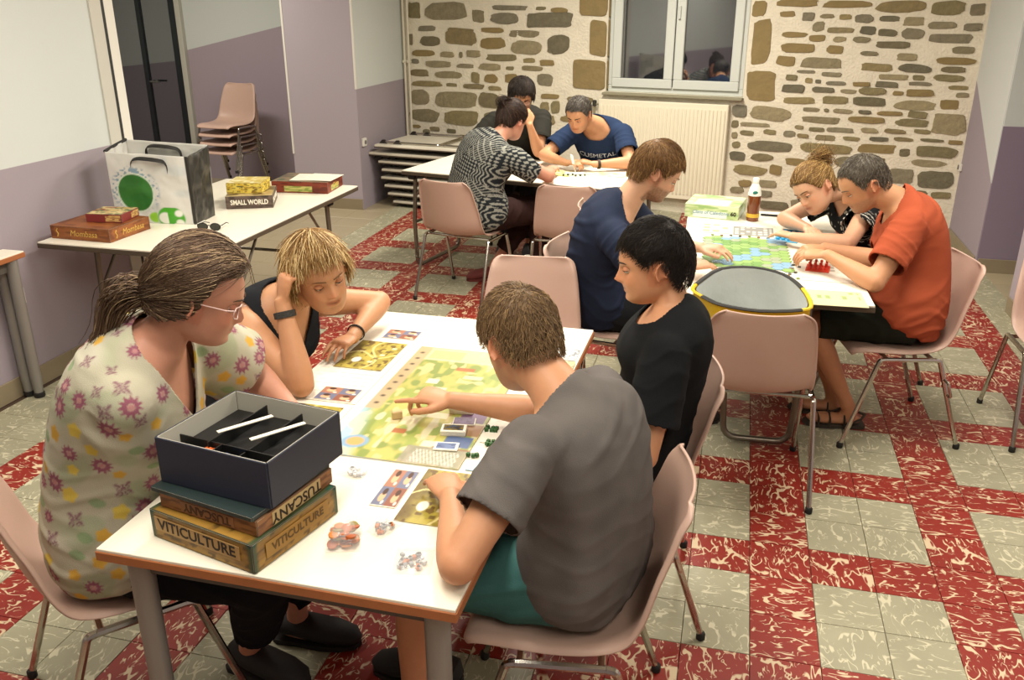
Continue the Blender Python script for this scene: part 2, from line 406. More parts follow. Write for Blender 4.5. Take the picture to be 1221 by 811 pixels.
L.new(tc.outputs['Object'], nz_.inputs['Vector']); mr = N.new('ShaderNodeMapRange'); mr.inputs[3].default_value = .45; mr.inputs[4].default_value = 1.55; L.new(nz_.outputs['Fac'], mr.inputs[0])
mx = N.new('ShaderNodeMixRGB'); mx.blend_type = 'MULTIPLY'; mx.inputs[0].default_value = 1; L.new(cr.outputs[0], mx.inputs[1]); L.new(mr.outputs[0], mx.inputs[2]); L.new(mx.outputs[0], p.inputs['Base Color'])
bp = N.new('ShaderNodeBump'); bp.inputs['Strength'].default_value = .8; bp.inputs['Distance'].default_value = .015; L.new(nz_.outputs['Fac'], bp.inputs['Height']); L.new(bp.outputs[0], p.inputs['Normal']); p.inputs['Roughness'].default_value = .9
M_STONE = sm; M_QUOIN = mat('ochre_dressed_stone', '#87754e', .9, bump=.8, bscale=25, var=.22, vscale=9)
STONES = "8,168,14,15 29,167,45,15 80,165,13,11 100,164,29,9 102,176,36,4 138,161,47,13 147,176,10,3 162,174,17,4 19,156,19,5 51,144,32,15 90,156,23,4 118,152,33,6 6,143,6,10 21,142,22,9 89,141,25,10 122,137,31,12 159,138,21,16 10,132,27,6 43,132,16,5 65,132,3,5 73,133,15,6 95,130,32,6 134,129,13,4 152,127,14,5 9,125,9,4 26,122,29,6 61,122,20,4 87,121,23,6 116,122,9,3 133,122,21,4 8,113,21,6 37,112,32,6 78,109,9,9 92,109,15,8 149,109,16,10 8,103,36,5 49,104,13,3 69,103,22,4 97,102,14,4 7,85,21,14 37,84,46,15 86,85,24,14 164,84,9,11 153,85,9,8 6,68,34,12 46,67,40,14 20,55,9,5 7,61,10,3 29,59,11,4 49,58,10,4 30,51,14,3 51,47,15,3 63,54,10,3 12,52,8,4 115,110,13,8 119,102,26,4 122,87,22,12 92,69,23,13 124,71,22,12 153,97,19,4 155,73,13,8 174,76,27,6 180,94,25,6 78,60,14,4 101,60,18,4 137,63,13,5 29,44,15,3 351,88,36,11 379,103,26,5 410,104,21,6 435,104,25,6 468,102,29,7 500,104,14,7 497,84,24,16 396,97,13,3 413,97,4,3 420,97,15,3 440,97,10,3 455,97,19,3 478,96,14,5 396,88,31,5 433,90,29,5 470,89,24,6 344,82,25,3 345,74,12,4 365,76,11,4 382,75,10,5 391,82,7,3 403,81,12,3 417,81,22,4 444,82,13,4 463,83,15,3 484,84,13,3 394,75,9,3 409,74,16,4 431,75,13,3 452,76,14,3 470,77,15,3 490,78,17,2 511,77,10,3 339,63,7,5 353,62,37,8 398,63,41,8 444,66,29,7 476,65,8,6 489,66,30,8 338,52,14,7 357,53,18,6 386,51,16,6 404,45,19,15 342,40,29,8 374,42,10,8 470,43,19,11 493,41,27,14 486,58,26,5 427,53,16,8 448,56,18,6 348,29,11,6 364,30,17,6 369,11,24,7 341,23,12,5 358,21,20,6 481,34,10,5 492,33,10,5 505,33,15,5 498,20,13,10 505,10,13,8 480,22,15,7 427,35,37,10 396,14,24,8 399,30,24,10 430,18,32,10 370,133,15,8 390,132,32,8 437,131,24,6 466,131,24,6 497,132,17,4 492,125,22,5 504,119,14,3 510,113,10,4 452,125,22,4 477,125,9,4 379,122,9,4 395,120,6,4 403,120,5,3 412,119,15,3 433,119,13,3 450,119,17,4 474,121,18,3 377,112,18,6 402,113,17,4 424,113,12,3 439,113,20,5 464,113,8,3 474,113,20,5 408,126,15,3 388,128,14,2 369,172,12,4 387,169,9,6 401,171,11,3 416,170,9,4 428,168,13,6 446,169,15,4 464,166,15,6 482,164,20,5 508,163,12,5 396,161,9,7 408,160,20,4 433,159,12,6 446,158,15,5 464,156,16,8 484,154,32,6 372,156,20,4 394,153,13,5 413,153,10,4 428,153,13,4 446,149,26,5 502,146,16,5 372,144,28,7 409,144,13,6 436,143,13,3 463,140,15,5 492,138,28,5 366,180,32,5 402,179,37,5 443,176,36,8 483,174,23,10 510,174,10,8 346,172,11,12 348,134,15,35 347,104,25,24 337,90,12,9 337,80,6,6 338,71,5,5"
rs = random.Random(11)
def stone(x, z, w, h, mm=M_STONE, proud=None, sq=.5, parent=wb, nm='stone'):
    n = 20; pr = proud or rs.uniform(.005, .013); out = []; inn = []; ex = rs.uniform(2.4, 5); sd_ = rs.random()*50; tilt = rs.uniform(-.12, .12)*h/max(w, .01)
    for k in range(n):
        t = 2*math.pi*(k+.5)/n; c, s = math.cos(t), math.sin(t); e = 2/(ex if sq < .8 else 7)
        X = math.copysign(abs(c)**e, c)*w/2; Z = math.copysign(abs(s)**e, s)*h/2
        j = 1+(.16*mnoise.noise((c*1.6+sd_, s*1.6, sd_))+rs.uniform(-.045, .045))*(1 if sq < .8 else .25); Z += X*tilt; out.append((X*j, .012, Z*j)); b = min(.006, h*.14, w*.14)
        inn.append((X*j*(1-b/(w/2)), -pr*rs.uniform(.8, 1.1), Z*j*(1-b/(h/2))))
    mb = MB().add(out+inn+[(0, -pr*1.15, 0)], [(k, (k+1) % n, n+(k+1) % n, n+k) for k in range(n)]+[(n+k, n+(k+1) % n, 2*n) for k in range(n)])
    o = mb.obj(nm, mm, parent, smooth=True, ang=50); o.location = (x+w/2, 0, z+h/2)
    return o
for s in STONES.split():
    x, z, w, h = (int(v)/100 for v in s.split(','))
    if x+w > WL-.03: w = WL-.03-x
    if x+w > OX0-.34 and x < OX0 and z+h > 1.04: w = min(w, OX0-.34-x if z < 1.36 else OX0-.2-x)
    if w < .025 or (x < OX1 and x+w > OX0 and z+h > OZ0): continue
    z -= .004; h += .012; x -= .004; w += .01
    tan = rs.random() < .13 or (x > OX1 and x < OX1+.3 and z > .9)
    stone(x, z, w, h, M_QUOIN if tan else M_STONE)
# rows above the visible ones, up to the ceiling, and dressed stones round the window
z = 1.9
while z < CEIL-.1:
    h = rs.uniform(.06, .13); x = .06
    while x < WL-.1:
        w = rs.uniform(.12, .36)
        if not (x+w > OX0-.2 and x < OX1+.18): stone(x, z, min(w, WL-.04-x), h)
        x += w+.03
    z += h+.03
for (zz, hh, ww) in ((1.07, .27, .33), (1.37, .31, .17), (1.71, .3, .28), (2.04, .4, .17)):
    stone(OX0-ww-.004, zz, ww, hh, M_QUOIN, .012, .9)
# reveal stones on the left cheek of the window opening
for (zz, hh) in ((1.08, .25), (1.37, .31), (1.71, .3), (2.04, .4)):
    MB().box((OX0+.006, .075, zz+hh/2), (.012, .13, hh), ch=.004).obj('reveal_stone', M_QUOIN, wb)

# ---- window
M_PVC = mat('white_window_frame', '#c9cdc6', .35)
M_GLASS = mat('night_glass', '#141a22', .03, spec=1.0, ior=2.1)
win = bpy.data.objects.new('window_1', None); COL.objects.link(win); win.location = wb.location; win.rotation_euler = wb.rotation_euler; struct(win)
def frame(name, x0, x1, z0, z1, y, t, w, m, parent):
    f = MB()
    f.box(((x0+x1)/2, y, z0+w/2), (x1-x0, t, w), ch=.006).box(((x0+x1)/2, y, z1-w/2), (x1-x0, t, w), ch=.006)
    f.box((x0+w/2, y, (z0+z1)/2), (w, t, z1-z0-2*w), ch=.006).box((x1-w/2, y, (z0+z1)/2), (w, t, z1-z0-2*w), ch=.006)
    return f.obj(name, m, parent)
frame('window_frame', OX0+.013, OX1-.005, OZ0, OZ1-.02, .06, .07, .06, M_PVC, win)
for (a, b) in ((OX0+.055, 2.805), (2.815, OX1-.045)):
    sh = frame('casement', a, b, OZ0+.045, OZ1-.06, .03, .06, .08, M_PVC, win)
    MB().box(((a+b)/2, .035, (OZ0+OZ1)/2), (b-a-.15, .012, OZ1-OZ0-.24)).obj('pane', M_GLASS, sh)
MB().box((2.845, -.012, 1.75), (.02, .03, .11), ch=.005).obj('window_handle', M_PVC, win)
MB().box(((OX0+OX1)/2, -.02, OZ0-.012), (OX1-OX0+.02, .11, .022), ch=.004).obj('window_sill', mat('sill_stone', '#8c8770', .7), win)
# ---- radiator under the window
M_RAD = mat('cream_enamel', '#e4ddc6', .4)
rad = thing('radiator', 'cream ribbed panel radiator on the stone wall under the window', 'radiator', (XL, 8.75, 0), -WT)
rx0, rx1, rz0, rz1 = 2.15, 3.35, .14, 1.0
mb = MB().box(((rx0+rx1)/2, -.075, (rz0+rz1)/2), (rx1-rx0, .02, rz1-rz0), ch=.006)
mb.box(((rx0+rx1)/2, -.048, rz1-.012), (rx1-rx0, .064, .02), ch=.004).box((rx0+.008, -.045, (rz0+rz1)/2), (.014, .07, rz1-rz0-.02)).box((rx1-.008, -.045, (rz0+rz1)/2), (.014, .07, rz1-rz0-.02))
mb.obj('panel', M_RAD, rad)
for x in (rx0+.2, rx1-.2): MB().box((x, -.034, .8), (.03, .066, .06)).obj('wall_bracket', M_RAD, rad)
for i in range(34):
    x = rx0+.03+i*(rx1-rx0-.06)/33
    MB().tube([(x, -.086, rz0+.05), (x, -.09, rz0+.07), (x, -.09, rz1-.07), (x, -.086, rz1-.05)], .009, 6).obj('rib', M_RAD, rad, smooth=True)
MB().tube(fillet([(rx0-.05, -.05, .0), (rx0-.05, -.05, .95), (rx0+.02, -.05, .95)], .03), .01).obj('supply_pipe', mat('pipe_paint', '#8b846c', .5), rad, smooth=True)
MB().lathe([(.012, 0), (.02, .004), (.02, .05), (.012, .055)], (rx0-.05, -.05, .93)).obj('valve', mat('dark_valve', '#34322c', .5), rad, smooth=True)
# ---- heating pipes in the corner
M_PIPE = mat('painted_pipe', '#d4cdb8', .45)
for k, u in enumerate((.045, .095)):
    o = tag(MB().tube([(0, 0, 0), (0, 0, CEIL)], .012).obj('heating_pipe', M_PIPE, smooth=True), ('slim cream heating pipe on the stone wall, right at the painted corner', 'slim cream heating pipe on the stone wall, one further from the corner')[k], 'pipe', 'heating pipes in the corner')
    o.location = (XL+u*math.cos(WT)-.05*math.sin(WT), 8.75-u*math.sin(WT)-.05*math.cos(WT), 0)
    for z in (.5, 1.27, 2.3): MB().tube([(-.02, 0, z), (.02, 0, z)], .016).box((.01, .025, z), (.012, .05, .012)).obj('pipe_clip', M_PIPE, o)
# ---- sockets, switch
M_SOCK = mat('white_plastic', '#dcd9d0', .35)
def socket(label, loc, rz, sz=.08):
    t = thing('wall_socket', label, 'socket', loc, rz)
    pl = MB().box((0, -.012, 0), (sz, .024, sz), ch=.005).obj('cover', M_SOCK, t)
    MB().lathe([(.019, 0), (.019, .004), (.003, .0045)], (0, -.0245, 0), 16, Matrix.Rotation(R(90), 3, 'X')).obj('outlet', mat('socket_recess', '#6f6c66', .6), t, smooth=True)
    return t
socket('white square wall socket low on the lilac wall by the grey table leg', (XL, 3.34, .49), R(90), .085)
socket('white round-cornered socket on the pier beside the stacked tables', (XL+.0, 7.62, .62), R(90), .075)
socket('white box fixed where the stone wall meets the right pier', (XR, 7.69, .6), R(-90), .06)
socket('white wall socket behind the stacked chairs', (-4.35, 8.6, .5), 0, .08)
# ---- glazed dark door of the passage
dr = bpy.data.objects.new('door_1', None); COL.objects.link(dr); dr.location = (-6.27, 8.6, 0); struct(dr)
M_DFR = mat('door_frame_grey', '#b7b5aa', .5); M_DD = mat('dark_door', '#1d2226', .3)
frame('door_frame', -.52, .52, .0, 2.6, -.02, .08, .06, M_DFR, dr)
lf = frame('door_leaf', -.46, .46, .02, 2.54, -.01, .05, .09, M_DD, dr)
MB().box((0, -.012, 1.28), (.05, .04, 2.4)).obj('door_mullion', M_DD, lf)
for s in (-1, 1): MB().box((s*.2, -.005, 1.28), (.35, .01, 2.36)).obj('door_pane', M_GLASS, lf)
MB().tube(fillet([(.06, -.03, 1.03), (.06, -.08, 1.03), (.18, -.08, 1.03)], .02), .01).obj('door_handle', mat('dull_steel', '#8b8b88', .35, 1), lf, smooth=True)
# ================================================================ chairs
M_SHELL = mat('dusty_pink_plastic', '#bd9e8f', .42, bump=.05, bscale=220, var=.05, vscale=4)
M_CHROME = mat('chrome_tube', '#b9b4ab', .18, 1)
M_RUB = mat('black_rubber', '#201e1c', .7)
def chair_shell():
    prof = [(.222, .418, .178), (.214, .432, .192), (.19, .443, .202), (.12, .444, .212), (.03, .437, .218), (-.06, .431, .221), (-.125, .434, .222), (-.17, .447, .221), (-.203, .474, .22), (-.224, .515, .218),
            (-.238, .56, .215), (-.256, .63, .207), (-.274, .7, .197), (-.288, .755, .187), (-.295, .782, .178), (-.299, .798, .163), (-.301, .806, .14)]
    us = [-1, -.985, -.95, -.88, -.72, -.5, -.25, 0, .25, .5, .72, .88, .95, .985, 1]; n = len(prof); P = []
    for i, (y, z, hw) in enumerate(prof):
        a = prof[max(i-1, 0)]; b = prof[min(i+1, n-1)]; t = Vector((0, b[0]-a[0], b[1]-a[1])).normalized(); nn = Vector((0, t.z, -t.y))  # up / forward
        if nn.z < 0 and i < 6: nn = -nn
        k = (.012+.042*min(1, max(0, (i-4)/4)))*(1 if i < 12 else .8 if i < 14 else .55); row = []
        for u in us:
            au = abs(u); off = k*au**2.2; roll = max(0, (au-.93)/.07); off -= .016*roll**1.5
            row.append(Vector((u*hw, y, z))+nn*off)
        P.append(row)
    o = MB().grid(P).obj('seat_shell', M_SHELL, smooth=True, ang=180)
    s = o.modifiers.new('s', 'SUBSURF'); s.levels = 1; d = o.modifiers.new('d', 'SOLIDIFY'); d.thickness = .007; d.offset = 0
    bake(o); o.data.polygons.foreach_set('use_smooth', [True]*len(o.data.polygons)); return o
def make_chair():
    t = thing('stacking_chair', 'dusty pink plastic shell chair on chrome tube legs', 'chair')
    chair_shell().parent = t
    for sx in (-1, 1):
        MB().tube([(sx*.234, .10, .417), (sx*.234, .04, .417), (sx*.234, -.05, .417), (sx*.234, -.11, .417)], .0105, 8).obj('side_rail', M_CHROME, t, smooth=True)
        for (a, b, c) in (((sx*.234, .10, .417), (sx*.2345, .122, .414), (sx*.245, .242, .012)), ((sx*.234, -.11, .417), (sx*.2345, -.132, .414), (sx*.246, -.268, .012))):
            l = MB().tube(fillet([a, b, c], .05, 5), .0105, 8).obj('leg', M_CHROME, t, smooth=True)
            MB().lathe([(.012, 0), (.014, .003), (.014, .022), (.0108, .026)], (c[0], c[1], 0), 10).obj('foot_cap', M_RUB, l, smooth=True)
    for y in (.09, -.10): MB().tube([(-.234, y, .418), (.234, y, .418)], .009, 8).obj('cross_bar', M_CHROME, t, smooth=True)
    MB().tube(fillet([(-.245, -.161, .33), (-.28, -.163, .33), (-.28, -.187, .26), (-.247, -.185, .26)], .02), .006, 6).obj('link_hook', M_CHROME, t, smooth=True)
    return t
CH = make_chair(); first = [True]; CHAIRS = []
def chair(x, y, face, label, z=0, tilt=0):
    """face: heading of the sitter in degrees, 0 = +x, 90 = +y"""
    o = CH if first[0] else copy_tree(CH); first[0] = False
    CHAIRS.append((x, y, face)); o.location = (x, y, z); o.rotation_euler = (tilt, 0, R(face-90)); o['label'] = label; o['group'] = 'dusty pink shell chairs'
    return o
chair(-1.50, 1.65, 48, 'pink shell chair under the person in the floral blouse')
chair(-1.58, 2.45, 3, 'pink shell chair under the person in the black sleeveless top')
chair(-.325, 1.81, 188, 'pink shell chair under the person in the grey t-shirt')
chair(-.28, 2.46, 190, 'pink shell chair under the short dark haired person in black')
chair(-.785, 3.30, -84, 'empty pink shell chair tucked in at the end of the table with the map board')
chair(-.50, 3.86, -10, 'pink shell chair under the bearded person in navy at the board game table')
chair(-.52, 4.72, 8, 'empty pink shell chair beside the bearded person in navy')
chair(-1.68, 5.37, 78, 'pink shell chair under the person in the patterned blouse')
chair(-.98, 5.42, 92, 'empty pink shell chair by the far table next to the patterned blouse')
chair(.13, 3.345, 94, 'pink shell chair holding the yellow shopping bag')
chair(.74, 3.98, 193, 'pink shell chair under the person in the orange t-shirt')
chair(.74, 4.73, 184, 'pink shell chair under the person in the black dotted blouse')
chair(1.525, 4.08, -88, 'empty pink shell chair alone by the right wall')
chair(-1.62, 6.85, -88, 'pink shell chair under the person in dark olive and glasses')
chair(-.95, 6.70, -90, 'pink shell chair under the person writing in a blue t-shirt')
for k in range(4):
    chair(-4.98-.0006*k, 7.97-.006*k, -96, ['bottom', 'second from the bottom', 'third from the bottom', 'topmost'][k]+' pink chair of the stack by the dark glass door', z=k*.085)
# ================================================================ tables
M_TOP = mat('white_laminate', '#e9e3d2', .32, var=.02, spec=.4)
M_EDGE = mat('beech_edge', '#a0623a', .5, var=.15, vscale=20)
M_DKEDGE = mat('dark_brown_edge', '#4d4235', .5)
M_GLEG = mat('grey_metal_leg', '#8d8a84', .4, .3)
TABLES = []
def table(label, x, y, rz, w, l, name='table', edge=None, legs='square', h=.74, group=None, inset=.3, side=.07, reach=.26):
    t = thing(name, label, 'table', (x, y, 0), rz, group); TABLES.append((x, y, rz, w, l)); th = .024; edge = edge or M_EDGE
    MB().box((0, 0, h-.0055), (w-.006, l-.006, .011), ch=.001).obj('table_top', M_TOP, t)
    MB().box((0, 0, h-.006-th/2), (w, l, th), ch=.002).obj('edge_band', edge, t)
    if legs == 'square':
        MB().box((0, -l/2+.07, h-.06), (w-.16, .03, .05)).box((0, l/2-.07, h-.06), (w-.16, .03, .05)).box((-w/2+.075, 0, h-.06), (.03, l-.16, .05)).box((w/2-.075, 0, h-.06), (.03, l-.16, .05)).obj('apron', mat('under_frame', '#5a564f', .5, .2), t)
        for sx in (-1, 1):
            for sy in (-1, 1):
                lg = MB().lathe([(.021, .02), (.026, .1), (.028, h-.035), (.028, h-.031)], (sx*(w/2-.062 if w > .3 else .03), sy*(l/2-.06), 0), 14).obj('leg', M_GLEG, t, smooth=True)
                MB().lathe([(.024, 0), (.026, .004), (.026, .024), (.02, .028)], (sx*(w/2-.062 if w > .3 else .03), sy*(l/2-.06), 0), 14).obj('leg_foot', M_RUB, lg, smooth=True)
    else:
        for sy in (-1, 1):
            y0 = sy*(l/2-inset); sd = w/2-side
            MB().tube(fillet([(-sd, y0-sy*.02, h-.045), (-sd, y0, .35), (-sd+.02, y0, .03), (sd-.02, y0, .03), (sd, y0, .35), (sd, y0-sy*.02, h-.045)], .06), .0145, 10).obj('leg_frame', mat('tube_steel', '#7d766a', .35, .8), t, smooth=True)
            MB().tube([(-sd, y0, .36), (sd, y0, .36)], .01).obj('stretcher', mat('tube_steel', '#7d766a', .35, .8), t, smooth=True)
            for sx in (-1, 1): MB().tube([(sx*sd, y0, .4 if reach > .2 else .52), (sx*sd, y0-sy*reach, h-.045)], .008).obj('brace', mat('tube_steel', '#7d766a', .35, .8), t, smooth=True)
            MB().box((0, y0, h-.045), (w-.12, .035, .03)).box((sd, y0, h-.05), (.05, .06, .04), ch=.006).box((-sd, y0, h-.05), (.05, .06, .04), ch=.006).obj('hinge_bracket', mat('black_bracket', '#25221f', .5), t)
    return t
TABZ = .74
table('long white table with beech edge carrying the map board game', -.857, 2.127, R(-.3), .826, 1.61)
table('white table with the green hexagonal tile game and the bottle', .17, 4.245, R(2.2), .76, 1.6, edge=M_DKEDGE, legs='fold', inset=.17, side=.22, reach=.08)
table('white folding table by the stone wall where three people play', -1.38, 5.97, R(90-11.3), .8, 1.64, 'folding_table', M_DKEDGE, 'fold', inset=.05, reach=.11)
table('white folding table with the big shopping bag on it', -2.815, 4.31, R(-.5), .95, 1.70, 'folding_table', M_DKEDGE, 'fold')
table('table with grey metal leg mostly outside the picture by the lilac wall', -3.30, 2.72, 0, .125, 1.2)
# ---- pile of folded tables in the corner
gx, gy = -2.55, 8.03
for k in range(8):
    z = .05+k*.075; off = [.1, .05, .02, -.01, .0, -.03, -.12, -.06][k]
    ps = ['lowest', 'second from the floor', 'third from the floor', 'fourth from the floor', 'fifth from the floor', 'sixth from the floor', 'seventh from the floor', 'topmost'][k]
    t = thing('folded_table', 'folded white table lying flat in the corner pile, '+ps, 'table', (gx+off, gy, z), R(-8), 'folded tables piled in the corner')
    MB().box((0, 0, 0), (1.3, .78, .02), ch=.002).obj('table_top', M_TOP if k == 7 else mat('laminate_underside', '#cfc8b6', .5), t)
    MB().box((0, 0, -.014), (1.306, .786, .008)).obj('edge_band', M_DKEDGE, t)
    lg = MB()
    zz = .022 if k == 7 else -.03
    for sx in (-1, 1): lg.tube(fillet([(sx*.58, -.3, zz), (sx*.02, -.3, zz), (sx*.02, .3, zz), (sx*.58, .3, zz)], .04), .0125, 8)
    lg.obj('folded_leg_frame', M_CHROME if k == 7 else mat('tube_steel', '#7d766a', .35, .8), t, smooth=True)
    for (bx, by) in ((-.6, -.3), (-.6, .3), (.6, -.3), (.6, .3), (-.45, -.3), (-.45, .3)):
        MB().prism([(-.045, 0), (.045, 0), (.012, .034), (-.012, .034)], -.012, .012, Matrix.Rotation(R(90), 3, 'X'), (bx, by, .01 if k == 7 else -.052)).obj('bracket', mat('black_bracket', '#25221f', .5), t)
# ================================================================ people: tools
def np_mesh(name, V, F, cols=None, smooth=True):
    me = bpy.data.meshes.new(name); n = len(V); k = F.shape[1]
    me.vertices.add(n); me.vertices.foreach_set('co', V.astype(np.float32).ravel())
    me.loops.add(F.size); me.loops.foreach_set('vertex_index', F.astype(np.int32).ravel())
    me.polygons.add(len(F)); me.polygons.foreach_set('loop_start', np.arange(0, F.size, k, dtype=np.int32))
    me.update(calc_edges=True); me.validate()
    if smooth: me.polygons.foreach_set('use_smooth', [True]*len(me.polygons))
    if cols is not None:
        a = me.color_attributes.new('Col', 'FLOAT_COLOR', 'POINT'); a.data.foreach_set('color', np.c_[cols, np.ones(n)].astype(np.float32).ravel())
    return me
def remesh(mb, vox):
    o = bpy.data.objects.new('tmp', mb.mesh('tmp')); COL.objects.link(o)
    md = o.modifiers.new('r', 'REMESH'); md.mode = 'VOXEL'; md.voxel_size = vox
    dg = bpy.context.evaluated_depsgraph_get(); dg.update(); e = o.evaluated_get(dg); me = e.data
    V = np.empty(len(me.vertices)*3, np.float32); me.vertices.foreach_get('co', V)
    F = np.empty(len(me.loops), np.int32); me.loops.foreach_get('vertex_index', F)
    md_ = o.data; bpy.data.objects.remove(o, do_unlink=True); bpy.data.meshes.remove(md_)
    return V.reshape(-1, 3).astype(np.float64), F.reshape(-1, 4)
def relax(V, F, it, lam=.5, w=None):
    E = np.concatenate([F[:, [0, 1]], F[:, [1, 2]], F[:, [2, 3]], F[:, [3, 0]]]); n = len(V)
    a = np.concatenate([E[:, 0], E[:, 1]]); b = np.concatenate([E[:, 1], E[:, 0]]); cnt = np.bincount(a, minlength=n).clip(1)
    for _ in range(it):
        M = np.stack([np.bincount(a, weights=V[b, k], minlength=n) for k in range(3)], 1)/cnt[:, None]
        V = V+(M-V)*(lam if w is None else lam*w[:, None])
    return V
def normals(V, F):
    n = np.cross(V[F[:, 2]]-V[F[:, 0]], V[F[:, 3]]-V[F[:, 1]]); N = np.zeros_like(V)
    for k in range(4): np.add.at(N, F[:, k], n)
    return N/np.linalg.norm(N, axis=1).clip(1e-9)[:, None]
def cut(V, F, keep):
    F = F[keep[F].all(1)]; used = np.unique(F); mp = -np.ones(len(V), int); mp[used] = np.arange(len(used))
    return V[used], mp[F], used
def tidy(V, F, it=8):
    """even out a cut edge"""
    E = np.sort(np.concatenate([F[:, [0, 1]], F[:, [1, 2]], F[:, [2, 3]], F[:, [3, 0]]]), 1); u, c = np.unique(E, axis=0, return_counts=True); B = u[c == 1]; n = len(V)
    a = np.r_[B[:, 0], B[:, 1]]; b = np.r_[B[:, 1], B[:, 0]]; cnt = np.bincount(a, minlength=n); w = (cnt > 0)
    for _ in range(it):
        M = np.stack([np.bincount(a, weights=V[b, k], minlength=n) for k in range(3)], 1)/cnt.clip(1)[:, None]; V = np.where(w[:, None], V+(M-V)*.5, V)
    return V
def merge(parts):
    Vs, Fs, Cs, o = [], [], [], 0
    for V, F, C in parts: Vs.append(V); Fs.append(F+o); Cs.append(C); o += len(V)
    return np.concatenate(Vs), np.concatenate(Fs), np.concatenate(Cs)
def ss(a, b, x): t = np.clip((x-a)/(b-a), 0, 1); return t*t*(3-2*t)
def n3(P, s, seed=0):
    """cheap 3D noise -1..1"""
    x, y, z = (P*s).T; k = seed*1.7
    return (np.sin(x*1.1+1.7*np.sin(y*.9+k)+k)+np.sin(y*1.3+1.5*np.sin(z*1.1+2*k)+2.1)+np.sin(z*1.2+1.6*np.sin(x*.8+k*3)+4.2))/3
def va(*p): return np.array(p, float)
def unit(v): v = np.asarray(v, float); return v/max(1e-9, np.linalg.norm(v))
def hd(deg): return va(math.cos(R(deg)), math.sin(R(deg)), 0)
def ik(S, T, hint, l1, l2):
    d = T-S; L = np.linalg.norm(d)
    if L > (l1+l2)*.995: T = S+d*((l1+l2)*.995/L); d = T-S; L = np.linalg.norm(d)
    u = d/L; a = (l1*l1-l2*l2+L*L)/(2*L); h = math.sqrt(max(0, l1*l1-a*a)); p = hint-S; p = p-u*p.dot(u)
    return S+u*a+unit(p)*h, T
# ---- head
KZ = [-.112, -.106, -.096, -.084, -.07, -.056, -.04, -.02, 0, .03, .06, .09, .108, .12, .127]
KF = [.05, .07, .084, .089, .0885, .09, .091, .089, .089, .096, .090, .070, .046, .022, .004]
KB = [.022, -.004, -.018, -.032, -.048, -.062, -.076, -.09, -.099, -.105, -.101, -.084, -.06, -.034, -.008]
KW = [.008, .026, .04, .052, .06, .0645, .068, .0715, .074, .077, .0745, .062, .046, .026, .006]
def head_surface(nz=44, na=56, feat=True, grow=None, smile=0, nose=1, jaw=1):
    """points of a head, x forward, y left, z up, ear level at the origin"""
    zs = np.concatenate([np.linspace(-.112, .1, nz-9), np.linspace(.104, .127, 9)]); P = np.zeros((nz, na, 3))
    f = np.interp(zs, KZ, KF); b = np.interp(zs, KZ, KB); w = np.interp(zs, KZ, KW)*np.where(zs < -.03, 1+(jaw-1)*np.clip((-.03-zs)/.05, 0, 1), 1)
    k = np.ones(3)/3
    for arr in (f, b, w): arr[1:-1] = np.convolve(arr, k, 'valid')
    cx = b+(f-b)*.45; t = np.linspace(0, 2*np.pi, na, endpoint=False); c, s = np.cos(t), np.sin(t); e = 2/2.35
    X = cx[:, None]+np.where(c > 0, (f-cx)[:, None], (cx-b)[:, None])*np.sign(c)*np.abs(c)**e
    Y = w[:, None]*np.sign(s)*np.abs(s)**e; Z = np.repeat(zs[:, None], na, 1)
    if feat:
        g = lambda y0, z0, sy, sz: np.exp(-((Y-y0)/sy)**2-((Z-z0)/sz)**2); m = np.clip((X-.02)/.03, 0, 1); ay = np.abs(Y)
        g2 = lambda y0, z0, sy, sz: np.exp(-((ay-y0)/sy)**2-((Z-z0)/sz)**2)
        hgt = np.interp(Z, [-.044, -.036, -.028, -.015, .004, .016, .024], [0, .011, .026, .021, .011, .004, 0])*nose
        sy = np.interp(Z, [-.04, -.028, 0, .02], [.012, .011, .008, .008]); D = hgt*np.exp(-(Y/sy)**2)
        D += .007*g2(.0125, -.0295, .006, .006)*nose
        D += -.013*g2(.031, .007, .016, .011)+.004*g2(.026, .026, .02, .008)+.004*g2(.046, -.018, .016, .014)
        zm = -.0535+smile*.3*np.clip(ay-.006, 0, .03)
        dz = Z-zm; ly = np.exp(-(ay/(.021+.006*smile))**4)
        D += ly*(.0055*np.exp(-((dz-.006)/.0045)**2)+.0065*np.exp(-((dz+.0065)/.005)**2)-.004*np.exp(-(dz/.0022)**2))
        D += -.0035*np.exp(-(Y/.02)**2-((Z+.0705)/.005)**2)+.005*np.exp(-(Y/.018)**2-((Z+.086)/.010)**2)
        D += smile*.006*g2(.04, -.035, .014, .013)
        X = X+D*m
    P = np.stack([X, Y, Z], -1)
    return P
def close_grid(P):
    nz, na = P.shape[:2]; V = P.reshape(-1, 3); F = []
    for i in range(nz-1):
        for j in range(na): F.append((i*na+j, i*na+(j+1) % na, (i+1)*na+(j+1) % na, (i+1)*na+j))
    return V.tolist()+[P[0].mean(0).tolist(), P[-1].mean(0).tolist()], F+[(nz*na, (j+1) % na, j) for j in range(na)]+[(nz*na+1, (nz-1)*na+j, (nz-1)*na+(j+1) % na) for j in range(na)]
def frame3(heading, pitch, roll):
    """head axes: columns forward, left, up; pitch>0 looks down, roll>0 tips the crown to the person's left"""
    M = Matrix.Rotation(R(heading), 3, 'Z') @ Matrix.Rotation(R(pitch), 3, 'Y') @ Matrix.Rotation(-R(roll), 3, 'X')
    return np.array(M)
SKIN = {'fair': '#c79a7c', 'tan': '#bd8a66', 'red': '#c08971', 'warm': '#c38d69'}
M_SKIN = cmat('skin', .5, bump=.06, bscale=260, spec=.35, sss=.08, var=.07, vscale=45)
M_CLOTH = cmat('woven_cloth', .9, bump=.25, bscale=420, spec=.12)
M_HAIR = cmat('hair', .55, spec=.25)
